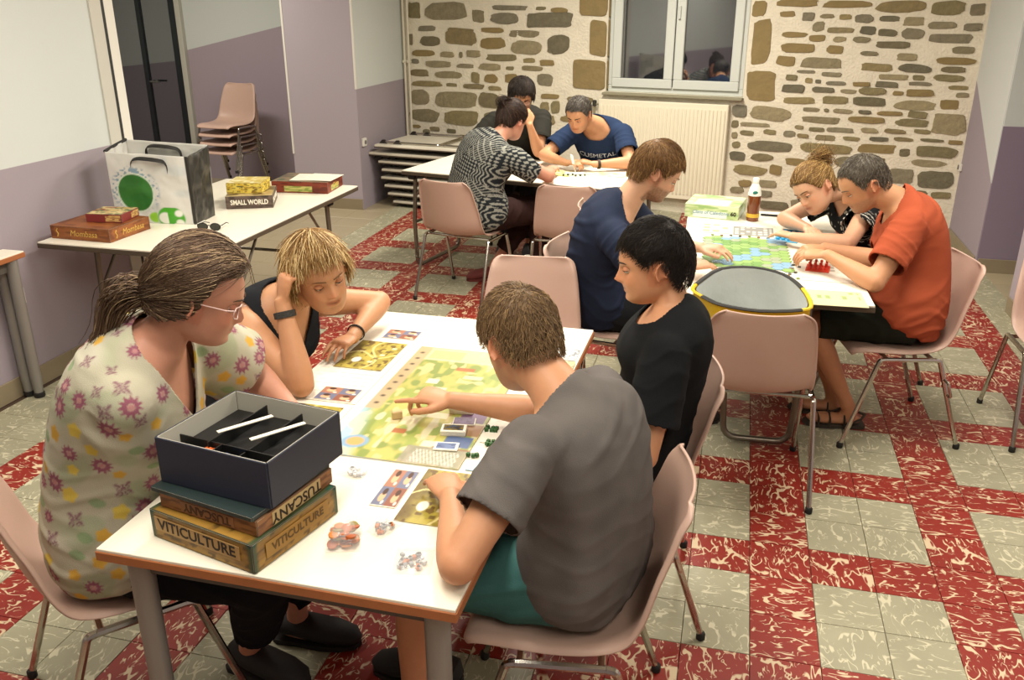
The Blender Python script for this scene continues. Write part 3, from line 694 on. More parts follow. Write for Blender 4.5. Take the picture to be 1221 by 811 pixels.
M_EYEW = mat('eye_white', '#cfc6ba', .15); M_IRIS = mat('dark_iris', '#2a1d14', .1); M_LASH = mat('lash', '#1d1411', .7)
# ---- hair: a cap that dips under the skin outside the hairline, plus strands on it
EA = va(.104, .081, .124); EC = va(-.006, 0, .004)
def hairline(x, y, st):
    fr, sd, bk = st.get('front', .068), st.get('side', .005), st.get('back', -.07)
    hx = st.get('hx', (.02, .078)); l = np.where(x > hx[0], sd+(fr-sd)*ss(hx[0], hx[1], x), sd+(bk-sd)*ss(.0, -.06, x)); ay = np.abs(y)
    l = l+st.get('temple', 0)*np.exp(-((x-.07)/.025)**2)*ss(.02, .05, ay)
    return l+st.get('ear', 0)*np.exp(-((x+.012)/.02)**2)*ss(.04, .06, ay)
def strand_mesh(P, W, C):
    """P (n,k,3) strands, W (k) radii, C (n,3) colours -> thin three-sided hairs"""
    n, k = P.shape[:2]; T = np.gradient(P, axis=1); T /= np.linalg.norm(T, axis=-1, keepdims=True).clip(1e-7)
    a = np.cross(T, va(.31, .52, .8)); a /= np.linalg.norm(a, axis=-1, keepdims=True).clip(1e-7); b = np.cross(T, a)
    V = np.stack([P+(a*math.cos(t)+b*math.sin(t))*W[None, :, None] for t in (0, 2.094, 4.189)], 2)
    i = np.arange(n)[:, None, None]*k*3+np.arange(k-1)[None, :, None]*3; j = np.arange(3)[None, None, :]; j2 = (j+1) % 3
    F = np.stack([i+j, i+j2, i+3+j2, i+3+j], -1).reshape(-1, 4)
    return V.reshape(-1, 3), F, np.repeat(C, k*3, 0)
def hair(parent, base, Hp, HM, hc, style, off):
    r = np.random.RandomState(style.get('seed', 1)); c0, c1, c2 = (L3(h) for h in hc); parts = []
    pick = lambda n: np.where((r.rand(n) < style.get('hl', .12))[:, None], c2, mixc(c0[None], c1[None], r.rand(n)))
    P = head_surface(46, 64, feat=False); X, Y, Z = P[..., 0], P[..., 1], P[..., 2]
    m = ss(-.006, .012, Z-hairline(X, Y, style)); tk = style.get('thick', .014); vol = style.get('vol', 0)
    thick = lambda z: tk*(.55+.45*ss(-.02, .08, z))+vol*np.exp(-((z-.05)/.05)**2)
    rad = P-EC; n = rad/np.linalg.norm(rad, axis=-1)[..., None]
    Q = P+n*(m*(thick(Z)+.0009*r.randn(*Z.shape))-(1-m)*.009)[..., None]; nz, na = Z.shape
    I = np.arange(nz-1)[:, None]*na; J = np.arange(na)[None]; J2 = (J+1) % na; F = np.stack([I+J, I+J2, I+na+J2, I+na+J], -1).reshape(-1, 4)
    parts.append((Q.reshape(-1, 3), F, mixc(c0[None]*.8, c1[None], np.clip(.3+.25*r.randn(Z.size), 0, 1))))
    rq = Q.reshape(-1, 3)-EC; rr_ = np.linalg.norm(rq, axis=1); ti = np.clip((np.arccos(rq[:, 2]/rr_)/np.pi*24).astype(int), 0, 23); pi_ = ((np.arctan2(rq[:, 1], rq[:, 0])/(2*np.pi) % 1)*36).astype(int) % 36
    tab = np.zeros((24, 36)); np.maximum.at(tab, (ti, pi_), rr_)
    for _ in range(6): tab = np.where(tab > 0, tab, np.maximum.reduce([np.roll(tab, 1, 1), np.roll(tab, -1, 1), np.roll(tab, 1, 0), np.roll(tab, -1, 0)]))
    def outside(p, lift):
        v = p-EC; r0 = np.linalg.norm(v, axis=-1).clip(1e-6); a = np.arccos((v[..., 2]/r0).clip(-1, 1))/np.pi*24-.5; b = (np.arctan2(v[..., 1], v[..., 0])/(2*np.pi) % 1)*36-.5
        a0 = np.floor(a).astype(int); b0 = np.floor(b).astype(int); fa, fb = a-a0, b-b0; A0, A1 = a0.clip(0, 23), (a0+1).clip(0, 23); B0, B1 = b0 % 36, (b0+1) % 36
        t = (tab[A0, B0]*(1-fb)+tab[A0, B1]*fb)*(1-fa)+(tab[A1, B0]*(1-fb)+tab[A1, B1]*fb)*fa; t = t-.0015+lift; return EC+v*np.maximum(1, t/r0)[..., None]
    ns = style.get('n', 700); crown = va(*style.get('crown', (-.055, 0, .105))); tie = style.get('tie'); g = style.get('grav', 0); G = HM.T @ va(0, 0, -1); G = unit(G)
    d = r.randn(ns*6, 3); d /= np.linalg.norm(d, axis=1)[:, None]; q = EC+d*EA; q = q[q[:, 2] > hairline(q[:, 0], q[:, 1], style)+.003][:ns]; ns = len(q)
    L = np.where(q[:, 0] > .03, style.get('flen', style.get('len', .045)), style.get('len', .045))*(.6+.7*r.rand(ns)); k = 6; pts = []; lo = 1+thick(q[:, 2])/.1*(.8+.35*r.rand(ns)); stop = np.zeros(ns, bool)
    drop = style.get('drop', .012)*(.2+1.6*r.rand(ns)); jit = r.randn(ns, 3)*style.get('mess', .12)
    for i in range(k):
        nn = (q-EC)/EA**2; nn /= np.linalg.norm(nn, axis=1)[:, None]; e = np.linalg.norm((q-EC)/EA, axis=1)
        sc = np.where((e < lo) | (g == 0), lo/e.clip(1e-6), 1); q = EC+(q-EC)*sc[:, None]
        pts.append(q+nn*(style.get('spike', .004)*(i/k)**1.5))
        fl = (va(*tie)-q) if tie is not None else q-crown; fl = fl/np.linalg.norm(fl, axis=1)[:, None]+(va(*style['sweep']) if style.get('sweep') else 0)
        fl = fl+g*G*(i/k)*2+jit+style.get('curl', 0)*r.randn(ns, 3); fl = fl-nn*(fl*nn).sum(1)[:, None]*(1 if g == 0 else 1-.6*i/k); fl /= np.linalg.norm(fl, axis=1)[:, None].clip(1e-6)
        q2 = q+fl*(L/k)[:, None]; stop |= (q2[:, 2] < hairline(q2[:, 0], q2[:, 1], style)-drop)
        stop |= (q2[:, 0] > .045) & (np.abs(q2[:, 1]) < .066) & (q2[:, 2] < style.get('facez', style.get('front', .068)-.012))
        if tie is not None: stop |= np.linalg.norm(q2-va(*tie), axis=1) < .02
        q = np.where(stop[:, None], q+(q2-q)*.05, q2)
    W = style.get('w', .0011); pts = outside(np.stack(pts, 1), (r.rand(ns, 1)*.004)); parts.append(strand_mesh(pts, W*(1-.7*(np.arange(k)/(k-1))**2), pick(ns)))
    for (bp, nst, rd, spread, W2) in style.get('tails', ()):     # ponytails and buns in head space
        B = np.array(bp); t = np.linspace(0, len(B)-1, 11); B = np.stack([np.interp(t, np.arange(len(B)), B[:, a]) for a in range(3)], 1); B[1:-1] = (B[:-2]+B[1:-1]+B[2:])/3; f = np.linspace(0, 1, 11)
        o = r.randn(nst, 1, 3)*rd*(r.rand(nst, 1, 1)**.3); pr = (1+spread*f)*(.55+.45*np.sin(np.pi*np.minimum(1, f+.25))); Pt = B[None]+o*pr[None, :, None]+np.cumsum(r.randn(nst, 11, 3), 1)*.0012*(1+6*style.get('curl', 0))
        parts.append(strand_mesh(Pt, W2*(1-.7*f**3), pick(nst)))
    V, F, C = merge(parts)
    return mk('hair', np_mesh('hair', V @ HM.T+Hp-off, F, C), M_HAIR, parent)
def hand(mb, wr, d, pn, right, curl, sc=1, spread=.06, thumb=.5):
    """a palm, four fingers of unequal length and a thumb; d along the hand, pn the way the palm faces"""
    d = unit(d); pn = unit(pn-d*np.dot(pn, d)); ts = np.cross(d, pn)*(1 if right else -1)
    P = lambda x, y, z: wr+(d*x+ts*y-pn*z)*sc
    mb.tube([P(-.03, 0, 0), P(0, 0, 0), P(.03, .002, .002), P(.06, 0, .003), P(.086, -.002, .002), P(.096, -.002, 0)], [.024*sc, .027*sc, .036*sc, .041*sc, .0405*sc, .03*sc], 14, flat=.42, up=tuple(-pn))
    tips = []
    for k, (y, x0, ln, r) in enumerate(((.0305, .086, .072, .0085), (.0105, .091, .08, .0087), (-.0105, .088, .074, .0083), (-.030, .08, .058, .0074))):
        c = curl[k] if isinstance(curl, (list, tuple)) else curl; q = P(x0-.012, y, 0); pts = [q]; a = 0; sp = (1.5-k)*spread
        q = P(x0, y*1.02, 0); pts.append(q); seg = (.45, .3, .25); rr = [r*1.05*sc, r*1.08*sc]
        for s in range(3):
            a += c*(.85, 1.1, .75)[s]; dr = d*math.cos(a)+pn*math.sin(a)+ts*sp*math.cos(a)
            for h in (.5, 1): pts.append(q+unit(dr)*ln*seg[s]*h*sc); rr.append(r*(1.0-.1*s-.05*h)*sc)
            q = pts[-1]
        pts.append(q+unit(dr)*.003*sc); rr.append(r*.4*sc); mb.tube(pts, rr, 8); tips.append(q)
    t0 = P(.016, .022, -.004); a = thumb; d1 = unit(d*math.cos(.75)+ts*math.sin(.75)+pn*.25*a); d2 = unit(d*math.cos(.35)+ts*(.35-.5*a)+pn*.5*a); d3 = unit(d+ts*(.1-.7*a)+pn*.6*a)
    q1 = t0+d1*.042*sc; q2 = q1+d2*.034*sc; q3 = q2+d3*.028*sc
    mb.tube([t0-d1*.01, t0, (t0+q1)/2, q1, (q1+q2)/2, q2, (q2+q3)/2, q3, q3+d3*.003], [x*sc for x in (.012, .0145, .014, .0115, .0105, .0105, .0098, .0085, .004)], 9)
    return tips
TORSO = [(-.13, .10, .09, 0), (-.06, .165, .118, 0), (.05, .178, .125, 0), (.18, .168, .12, .0), (.34, .148, .108, .0), (.5, .15, .112, .004), (.66, .164, .12, .008), (.78, .17, .116, .006), (.87, .165, .10, 0), (.93, .14, .082, -.004), (.98, .10, .068, -.004), (1.03, .06, .056, 0)]
def on_table(V, deep=.06):
    """flesh and cloth resting on a table top stay on it"""
    V = V.copy()
    for (x, y, rz, w, l) in TABLES:
        c, s = math.cos(rz), math.sin(rz); a = (V[:, 0]-x)*c+(V[:, 1]-y)*s; b = -(V[:, 0]-x)*s+(V[:, 1]-y)*c
        m = (np.abs(a) < w/2+.002) & (np.abs(b) < l/2+.002) & (V[:, 2] < TABZ+.0052) & (V[:, 2] > TABZ-deep); V[m, 2] = TABZ+.0052
    return V
CB = [(.43, -.16), (.447, -.17), (.474, -.203), (.515, -.224), (.56, -.238), (.63, -.256), (.7, -.274), (.755, -.288), (.81, -.302)]
def in_chair(V, pelvis, gap):
    """keep a back in front of the chair back it leans on"""
    x, y, fc = min(CHAIRS, key=lambda c: (c[0]-pelvis[0])**2+(c[1]-pelvis[1])**2); f = hd(fc); sd = np.cross(va(0, 0, 1), f); D_ = V-va(x, y, 0); u = D_ @ sd; b = D_ @ f
    lim = np.interp(V[:, 2], [c[0] for c in CB], [c[1] for c in CB])+.05*np.abs(u/.21)**2.2+.0045+gap; m = (np.abs(u) < .235) & (V[:, 2] > .44) & (V[:, 2] < .812) & (b < lim) & (b > lim-.14)
    return V+f*np.where(m, lim-b, 0)[:, None]
def person(label, pelvis, neck, head, tw, hipw=None, arms=None, legs=None, build=1, belly=0, bust=0, sw=.165, skin='fair', vox=.0045, bow=.07, shirt=None, pants=None, hairc=None, style=None, smile=0, stub=0, stubc='#5a4636', nose=1, jaw=1, look=.4, brow='#4a3524', neckr=.05, hs=1, blush=.3, armr=1, browt=.003):
    pelvis, neck = va(*pelvis), va(*neck); off = va(pelvis[0], pelvis[1], 0); hipw = tw if hipw is None else hipw
    root = thing('person', label, 'person', tuple(off)); sk = L3(SKIN.get(skin, skin))
    fw, hf = hd(tw), hd(hipw); back = -hd((tw+hipw)/2)
    M = (pelvis+neck)/2+back*bow+va(0, 0, .04); bz = lambda t: pelvis*(1-t)**2+M*2*t*(1-t)+neck*t*t
    def frm(t):
        T = unit((M-pelvis)*(1-t)+(neck-M)*t); f0 = unit(hf*(1-t)+fw*t); sd = unit(np.cross(va(0, 0, 1), f0)); sd = unit(sd-T*sd.dot(T)); return bz(t), T, sd, np.cross(sd, T)  # left, front
    def torso(mb, inf, tmax=2, loose=0, tmin=-1):
        rings = [r_ for r_ in TORSO if tmin <= r_[0] <= tmax]; n = 28; vs = []; fs = []
        for (t, hw, hdp, fo) in rings:
            c, T, sd, ft = frm(t); hw = hw*build+inf+loose*max(0, .6-t)*.06; hdp = hdp*build+inf+loose*max(0, .6-t)*.05
            bl = belly*math.exp(-((t-.25)/.22)**2); bu = bust*math.exp(-((t-.68)/.11)**2)
            for j in range(n):
                a = 2*math.pi*j/n; ca, sa = math.cos(a), math.sin(a); e = .85
                x = math.copysign(abs(ca)**e, ca)*hw; y = math.copysign(abs(sa)**e, sa)*(hdp+(bl+bu if sa > 0 else bl*.25))
                vs.append(c+sd*x*(1+.3*bl)+ft*(y+fo))
        k = len(rings)
        for i in range(k-1):
            for j in range(n): fs.append((i*n+j, i*n+(j+1) % n, (i+1)*n+(j+1) % n, (i+1)*n+j))
        fs += [tuple(reversed(range(n))), tuple((k-1)*n+j for j in range(n))]; mb.add(vs, fs)
    Nc, NT, Nsd, Nft = frm(1.0); Hp, hh, pit, rol = va(*head[:3]), head[3], head[4], head[5]; HM = frame3(hh, pit, rol); hl = HM.T
    toH = lambda P: (P-Hp) @ HM/hs
    # --- arms
    Lu, Lf = .285*build**.3, .25*build**.3; AR = {}
    for s in ('L', 'R'):
        sg = 1 if s == 'L' else -1; S = Nc-NT*.075+Nsd*sg*sw*build**.5+Nft*.005
        A = arms[s]; wr = va(*A['w']); S = S+unit(wr-S)*A.get('reach', .02)+va(0, 0, A.get('up', 0))
        el, wr = ik(S, wr, va(*A['e']), Lu, Lf); ez = A.get('ez', .789 if wr[2] < .9 else 0)
        if el[2] < ez:           # swing the elbow about the shoulder-wrist line until it clears the table
            u = unit(wr-S); c = S+u*((el-S) @ u); p = el-c; q = np.cross(u, p); best = None
            for th in np.linspace(-2.6, 2.6, 131):
                e2 = c+p*math.cos(th)+q*math.sin(th)
                if e2[2] >= ez and (best is None or np.linalg.norm(e2-va(*A['e'])) < np.linalg.norm(best-va(*A['e']))): best = e2
            el = best if best is not None else el
        AR[s] = (S, el, wr, A)
    parts = []; mbs = []
    ur = [.05, .054, .05, .045, .041, .038]; frr = [.039, .043, .042, .037, .030, .0255, .0245]
    for s in ('L', 'R'):
        S, el, wr, A = AR[s]; mb = MB(); k = build**.5*armr
        mb.tube([S+(el-S)*t for t in (-.08, .05, .3, .55, .8, 1)], [r_*k for r_ in ur], 14); mb.ell(tuple(el), (.0395*k,)*3)
        d = va(*A['d']) if 'd' in A else wr-el; pn = va(*A.get('pn', (0, 0, -1)))
        mb.tube([el+(wr-el)*t for t in (-.06, .1, .25, .45, .7, .92, 1.06)], [r_*k for r_ in frr], 14)
        hk = .97*build**.3*(.93 if neckr < .052 else 1.03)
        for _ in range(14):      # tip the hand up until the fingertips lie on the table, not in it
            if wr[2] > .9 or min(t_[2] for t_ in hand(MB(), wr, d, pn, s == 'R', A.get('curl', .35), hk, A.get('spread', .07), A.get('thumb', .5))) > TABZ+.0105: break
            d = unit(d)+va(0, 0, .06)
        tips = hand(mb, wr, d, pn, s == 'R', A.get('curl', .35), .97*build**.3*(.93 if neckr < .052 else 1.03), A.get('spread', .07), A.get('thumb', .5)); A['tips'] = tips
        V, F = remesh(mb, vox*.93); dh = np.linalg.norm(V-(wr+unit(d)*.118), axis=1); V = relax(V, F, 2, .4); V = relax(V, F, 12, .5, ss(.09, .125, dh)); dh = np.linalg.norm(V-(wr+unit(d)*.09), axis=1)
        V = on_table(V)
        C = np.repeat(sk[None], len(V), 0); C = mixc(C, sk*va(1.05, .82, .75), .35*np.exp(-(np.linalg.norm(V-el, axis=1)/.045)**2)+.25*np.clip(1-dh/.1, 0, 1)); parts.append((V, F, C))
    # --- head, neck and upper chest
    mb = MB(); P = head_surface(smile=smile, nose=nose, jaw=jaw)*hs; V0, F0 = close_grid(P); mb.add((np.array(V0) @ HM.T+Hp).tolist(), F0)
    for sg in (-1, 1):
        E = Matrix.Rotation(R(sg*15), 3, 'Z') @ Matrix.Rotation(R(-12), 3, 'Y'); pts = []
        for i in range(15):
            a = -.6+i/14*5.1; rr = 1-.25*max(0, (a-3.2)/1.3); v = E @ Vector((-.0175*math.cos(a)*rr, sg*.006, .0275*math.sin(a)*(1 if math.sin(a) > 0 else .95))); pts.append((va(*v)+va(-.014, sg*.079, -.003))*hs @ HM.T+Hp)
        mb.tube(pts, [.0042*hs]*15, 6)
        v2 = va(-.012, sg*.075, -.004)*hs @ HM.T+Hp; Mx = Matrix((HM @ np.array(E)).tolist()); mb.ell(tuple(v2), (.0155*hs, .005*hs, .024*hs), Mx, 12, 8)
    nb = (va(-.022, 0, -.05)*hs) @ HM.T+Hp; mid = (nb+Nc)/2+(-fw*.006)
    mb.tube([(va(-.02, 0, .0)*hs) @ HM.T+Hp, nb, mid, Nc, Nc-NT*.05], [neckr*.9, neckr, neckr*.98, neckr*1.12, neckr*1.5], 18)
    torso(mb, -.004, tmin=.6)
    V, F = remesh(mb, vox); q = toH(V); hm = ss(-.02, .02, q[:, 0])*ss(-.125, -.1, q[:, 2]); ear = (np.abs(q[:, 1]) > .066)*(np.abs(q[:, 2]) < .045)*(q[:, 0] > -.045)*(q[:, 0] < .025); isH = (np.linalg.norm(q-va(0, 0, .01), axis=1) < .14)
    V = relax(V, F, 1, .4); V = relax(V, F, 14, .5, np.where(isH, np.clip(1-hm-ear, 0, 1)*.25, 1.0)*np.where(isH & (q[:, 2] < -.05) & (q[:, 0] < .06), 2.5, 1).clip(0, 4)); q = toH(V); x, y, z = q.T; ay = np.abs(y)
    C = np.repeat(sk[None], len(V), 0); fm = ss(.03, .06, x)*(isH)
    zm = -.0535+smile*.3*np.clip(ay-.006, 0, .03)
    C = mixc(C, sk*va(1.08, .7, .62), blush*fm*np.exp(-((ay-.04)/.02)**2-((z+.022)/.02)**2)); C = mixc(C, sk*va(1.05, .72, .65), .5*fm*np.exp(-(y/.016)**2-((z+.026)/.014)**2))
    C = mixc(C, sk*va(.98, .66, .6), .5*ear)
    C = mixc(C, sk*va(.8, .45, .42), .85*fm*np.exp(-(ay/.024)**6-((z-zm)/.0085)**4)); C = mixc(C, sk*.3, .8*fm*np.exp(-(ay/.022)**6-((z-zm)/.0022)**2))
    if smile > .95: C = mixc(C, va(.7, .66, .58), .85*fm*np.exp(-(ay/.017)**6-((z-zm+.0005)/.0026)**4))
    if stub:
        bm = isH*ss(-.028, -.045, z)*ss(.0, .02, x+.3*np.clip(-z-.05, 0, 1))*(1-np.exp(-(ay/.02)**4-((z+.054)/.01)**4)); bm = np.maximum(bm, isH*np.exp(-((x-.01)/.012)**2)*ss(.06, .066, ay)*ss(.01, -.02, z)*.9)
        C = mixc(C, L3(stubc), stub*np.clip(bm, 0, 1)*(.75+.25*n3(q, 400)))
    parts.append((V, F, C)); mb = MB(); torso(mb, -.005, .8); V, F = remesh(mb, .013); parts.append((relax(V, F, 4), F, np.repeat(sk[None], len(V), 0)))
    # --- legs
    KN = {}
    for s in ('L', 'R'):
        sg = 1 if s == 'L' else -1; hp = pelvis+np.cross(va(0, 0, 1), hf)*sg*.09*build+va(0, 0, -.005); kn, an = va(*legs[s][0]), va(*legs[s][1]); ft = unit(va(*(legs[s][2] if len(legs[s]) > 2 else tuple(kn-hp)))*va(1, 1, 0)); KN[s] = (hp, kn, an, ft)
        mb = MB(); mb.tube([hp+(kn-hp)*t for t in (0, .3, .6, .85, 1)], [.075*build, .073*build, .062, .053, .05], 12); mb.ell(tuple(kn), (.05, .05, .05))
        mb.tube([kn+(an-kn)*t for t in (0, .15, .35, .6, .85, 1)], [.048, .051, .053, .043, .033, .034], 12)
        h = an-va(0, 0, an[2]-.035); mb.tube([h-ft*.055, h-ft*.03, h+ft*.04, h+ft*.11, h+ft*.16, h+ft*.185], [.022, .034, .04, .043, .034, .014], 12, flat=.6, up=(0, 0, 1)); mb.tube([an, h], [.034, .036], 12)
        V, F = remesh(mb, .006 if pants['len'] <= 1 else .01); V = relax(V, F, 8 if pants['len'] <= 1 else 4); V[:, 2] = np.maximum(V[:, 2], .012); parts.append((V, F, np.repeat(sk[None]*va(1, .9, .87), len(V), 0)))
    V, F, C = merge(parts[:2]+[(in_chair(V, pelvis, .0), F, C) for V, F, C in parts[2:4]]+parts[4:]); mk('body', np_mesh('body', V-off, F, C), M_SKIN, root)
    # --- eyes, brows
    for sg in (-1, 1):
        e = va(.0755, sg*.031, .0075); Mx = Matrix((HM @ np.array(Matrix.Rotation(R(60*look), 3, 'Y'))).tolist()); c = tuple((e*hs) @ HM.T+Hp-off)
        eb = MB().ell(c, (.0122*hs,)*3, None, 14, 10).obj('eye', M_EYEW, root, smooth=True)
        MB().ell(tuple((e*hs+np.array(Matrix.Rotation(R(60*look), 3, 'Y')) @ va(.0093, 0, 0)*hs) @ HM.T+Hp-off), (.0036*hs, .0058*hs, .0058*hs), Mx, 10, 6).obj('iris', M_IRIS, eb, smooth=True)
        lid = MB(); lid.col = tuple(sk*va(.95, .82, .78))+(1,); Pg = []; up = -.45+look*.95   # lid edge angle below the equator when looking down
        for i in range(7):
            el_ = R(85)-(R(85)-R(20-75*look))*i/6; Pg.append([tuple((e+va(math.cos(el_)*math.cos(a), math.cos(el_)*math.sin(a), math.sin(el_))*.0133)*hs @ HM.T+Hp-off) for a in np.linspace(-1.7, 1.7, 13)])
        lid.grid(Pg); lo = lid.obj('eyelid', M_SKIN, root, smooth=True, cols=True)
        MB().tube(Pg[-1], [.0004]+[.0012]*11+[.0004], 4).obj('eyelash', M_LASH, lo, smooth=True)
        bp = [tuple((va(np.interp(t, [0, .5, 1], [.098, .0935, .078]), sg*(.012+.038*t), .0255+.007*math.sin(t*2.2)-.004*t)*hs) @ HM.T+Hp-off) for t in np.linspace(0, 1, 8)]
        MB().tube(bp, [browt*.7, browt, browt*1.1, browt*1.1, browt, browt*.9, browt*.6, browt*.25], 5, flat=.7).obj('eyebrow', mat('brow_'+brow[1:], brow, .8), root, smooth=True)
    # --- shirt
    sh = shirt; sl = sh.get('sleeve', .6); inf = sh.get('inf', .013); mb = MB(); torso(mb, inf, 2, sh.get('loose', .3)); sv = sh.get('vox', vox*1.5)
    mb.tube([bz(.9), Nc-NT*.02, Nc*.6+mid*.4, Nc*.3+mid*.7], [.1, neckr*1.3+.012, neckr*1.1+.012, neckr+.012], 20)
    for s in ('L', 'R'):
        S, el, wr, A = AR[s]; sg = 1 if s == 'L' else -1; k = build**.5*armr; si = sh.get('sinf', .014); inner = Nc-NT*.1+Nsd*sg*.07
        end = sl+.12
        if sl > 0:
            pts = [inner, S+(el-S)*.02]+[S+(el-S)*t for t in np.linspace(.15, min(1, end), 5)]; rr = [.07*build**.5, .066*k+.004]+[np.interp(t, [.15, .4, 1], [.056, .053, .043])*k+si*(.8+.9*t/max(.3, sl)) for t in np.linspace(.15, min(1, end), 5)]
            mb.tube(pts, rr, 16); mb.ell(tuple(S), (.062*k+.006,)*3)
        else: mb.tube([inner, inner*.35+S*.65], [.075*build**.5, .055], 14)
    V, F = remesh(mb, sv); V = relax(V, F, sh.get('smooth', 16)); keep = np.ones(len(V), bool)
    fr = [frm(t_) for t_ in np.linspace(-.1, .9, 26)]; ni = np.argmin(np.stack([np.linalg.norm(V-f_[0], axis=1) for f_ in fr]), 0); tq = np.linspace(-.1, .9, 26)[ni]
    D_ = V-np.array([f_[0] for f_ in fr])[ni]; qa = (D_*np.array([f_[2] for f_ in fr])[ni]).sum(1); qb = (D_*np.array([f_[3] for f_ in fr])[ni]).sum(1)
    trunk = (qa/(np.interp(tq, [r_[0] for r_ in TORSO], [r_[1] for r_ in TORSO])*build+inf+.006))**2+(qb/(np.interp(tq, [r_[0] for r_ in TORSO], [r_[2] for r_ in TORSO])*build+inf+.006+np.where(qb > 0, belly+bust, 0)))**2 < 1
    for s in ('L', 'R'):
        S, el, wr, A = AR[s]; u = el-S; L = np.linalg.norm(u); u = u/L; t = (V-S) @ u/L; d = np.linalg.norm(V-S-np.outer(t*L, u), axis=1)
        if sl > 0: keep &= ~((t > sl) & (d < .115) & (t < 1.05) & ~trunk)
        else:
            sg = 1 if s == 'L' else -1; keep &= ~(((V-S) @ (Nsd*sg) > -.028+.05*np.clip(-((V-S) @ NT), 0, .3)) & (np.linalg.norm(V-S, axis=1) < .16))
    rel = V-Nc; up_ = rel @ NT; fr_ = rel @ Nft; sd_ = rel @ Nsd; nk = sh.get('neck', (.07, .03)); rr = np.sqrt((sd_/1.12)**2+(fr_-.012)**2)
    if 'neck' in sh: keep &= ~((rr < nk[0]) & (up_ > -.09)) & ~(up_ > .04)
    else: keep &= ~((up_+.55*fr_ > .016) & (np.sqrt(sd_**2+fr_**2) < .105))
    if sh.get('vee'): keep &= ~((fr_ > -.01) & (up_ < .05) & (up_ > -sh['vee']) & (np.abs(sd_) < (nk[0]+.01)*(1-np.clip(-up_/sh['vee'], 0, 1))**.8))
    hem = sh.get('hem', -.07); tb = (V-pelvis) @ unit(M-pelvis)/np.linalg.norm(neck-pelvis); keep &= tb > hem-.05
    V, F, _ = cut(V, F, keep); V = tidy(V, F, 30); V = relax(V, F, 2, .4); N_ = normals(V, F)
    tt = ((V-pelvis) @ unit(neck-pelvis))/np.linalg.norm(neck-pelvis); fa = sh.get('fold', .005)*1.7; T1 = unit(neck-pelvis); sdv = np.cross(T1, fw); a1 = V @ T1; a2 = V @ sdv; a3 = V @ fw
    ph = 95*a1+4*np.sin(14*a2+5*a3+1)+4*np.sin(17*a3+6*a2)+2*n3(V, 24); am = np.clip(.5+.7*n3(V, 9, 2), 0, 1); f1 = np.clip(np.sin(ph), 0, 1)**1.5*(.15+.85*np.clip(1.05-1.7*tt, 0, 1))*am; f2 = np.clip(np.sin(38*a2+46*a1+3*np.sin(12*a1+9*a3)+2), 0, 1)**2*np.clip(.2+.9*n3(V, 8, 5), 0, 1)
    sl_f = 0
    for s in ('L', 'R'):
        S, el, wr, A = AR[s]; u = unit(el-S); t = (V-S) @ u; d = np.linalg.norm(V-S-np.outer(t, u), axis=1); sl_f = sl_f+np.exp(-(d/.09)**4)*(t > -.02)*np.clip(np.sin(t*95+3*np.sin(V @ Nft*30)+1), 0, 1)**2*.45
    V = V+N_*(fa*(f1+f2*.7+sl_f))[:, None]; V = relax(V, F, 1, .4); V = in_chair(on_table(V, .03), pelvis, .006)
    C = sh['col'](V, N_, dict(S=AR, pelvis=pelvis, neck=Nc, T=T1, sd=sdv, fw=fw, tt=tt, r=np.random.RandomState(5)))
    o = mk(sh.get('name', 't_shirt'), np_mesh('shirt', V-off, F, C), M_CLOTH, root)
    md = o.modifiers.new('t', 'SOLIDIFY'); md.thickness = .005; md.offset = -1; md.use_rim_only = True
    # --- trousers or shorts
    pa = pants; mb = MB(); e = pa.get('inf', .014); mb.ell(tuple(pelvis+va(0, 0, -.005)), (.166*build+e, .128*build+e, .112+e), Matrix(np.stack([np.cross(va(0, 0, 1), hf), hf, va(0, 0, 1)], 1).tolist()), 20, 12)
    for s in ('L', 'R'):
        hp, kn, an, ft = KN[s]; mb.tube([hp-unit(kn-hp)*.03]+[hp+(kn-hp)*t for t in (.3, .6, .85, 1)], [(.088+e)*build, (.082+e)*build, .068+e*1.4, .06+e*1.5, .056+e*1.6], 16); mb.ell(tuple(kn), (.056+e*1.5,)*3)
        if pa['len'] > 1: mb.tube([kn+(an-kn)*t for t in (0, .3, .6, .97)], [.053+e*1.4, .055+e*1.4, .05+e*1.3, .045+e*1.5], 16)
    V, F = remesh(mb, .009 if pa['len'] <= 1 or vox < .0045 else .012); V = relax(V, F, 8); keep = np.ones(len(V), bool)
    V[:, 2] = np.where(np.linalg.norm((V-pelvis)[:, :2], axis=1) < .24, np.maximum(V[:, 2], .447), V[:, 2])
    for s in ('L', 'R'):
        hp, kn, an, ft = KN[s]
        if pa['len'] <= 1: u = unit(kn-hp); t = (V-hp) @ u/np.linalg.norm(kn-hp); d = np.linalg.norm(V-hp-np.outer((V-hp) @ u, u), axis=1); keep &= ~((t > pa['len']) & (d < .16))
        else: u = unit(an-kn); t = (V-kn) @ u/np.linalg.norm(an-kn); d = np.linalg.norm(V-kn-np.outer((V-kn) @ u, u), axis=1); keep &= ~((t > pa['len']-1) & (d < .13))
    V, F, _ = cut(V, F, keep); V = tidy(V, F, 10); N_ = normals(V, F); V = V+N_*(.006*np.clip(np.sin(V @ hf*45+6*np.sin(V[:, 2]*14+V @ np.cross(hf, va(0, 0, 1))*12)), 0, 1)**2)[:, None]
    C = np.repeat(L3(pa['col'])[None], len(V), 0)*(1+.06*n3(V, 30))[:, None]; o = mk(pa.get('name', 'trousers'), np_mesh('pants', V-off, F, C), M_CLOTH, root); md = o.modifiers.new('t', 'SOLIDIFY'); md.thickness = .005; md.offset = -1; md.use_rim_only = True
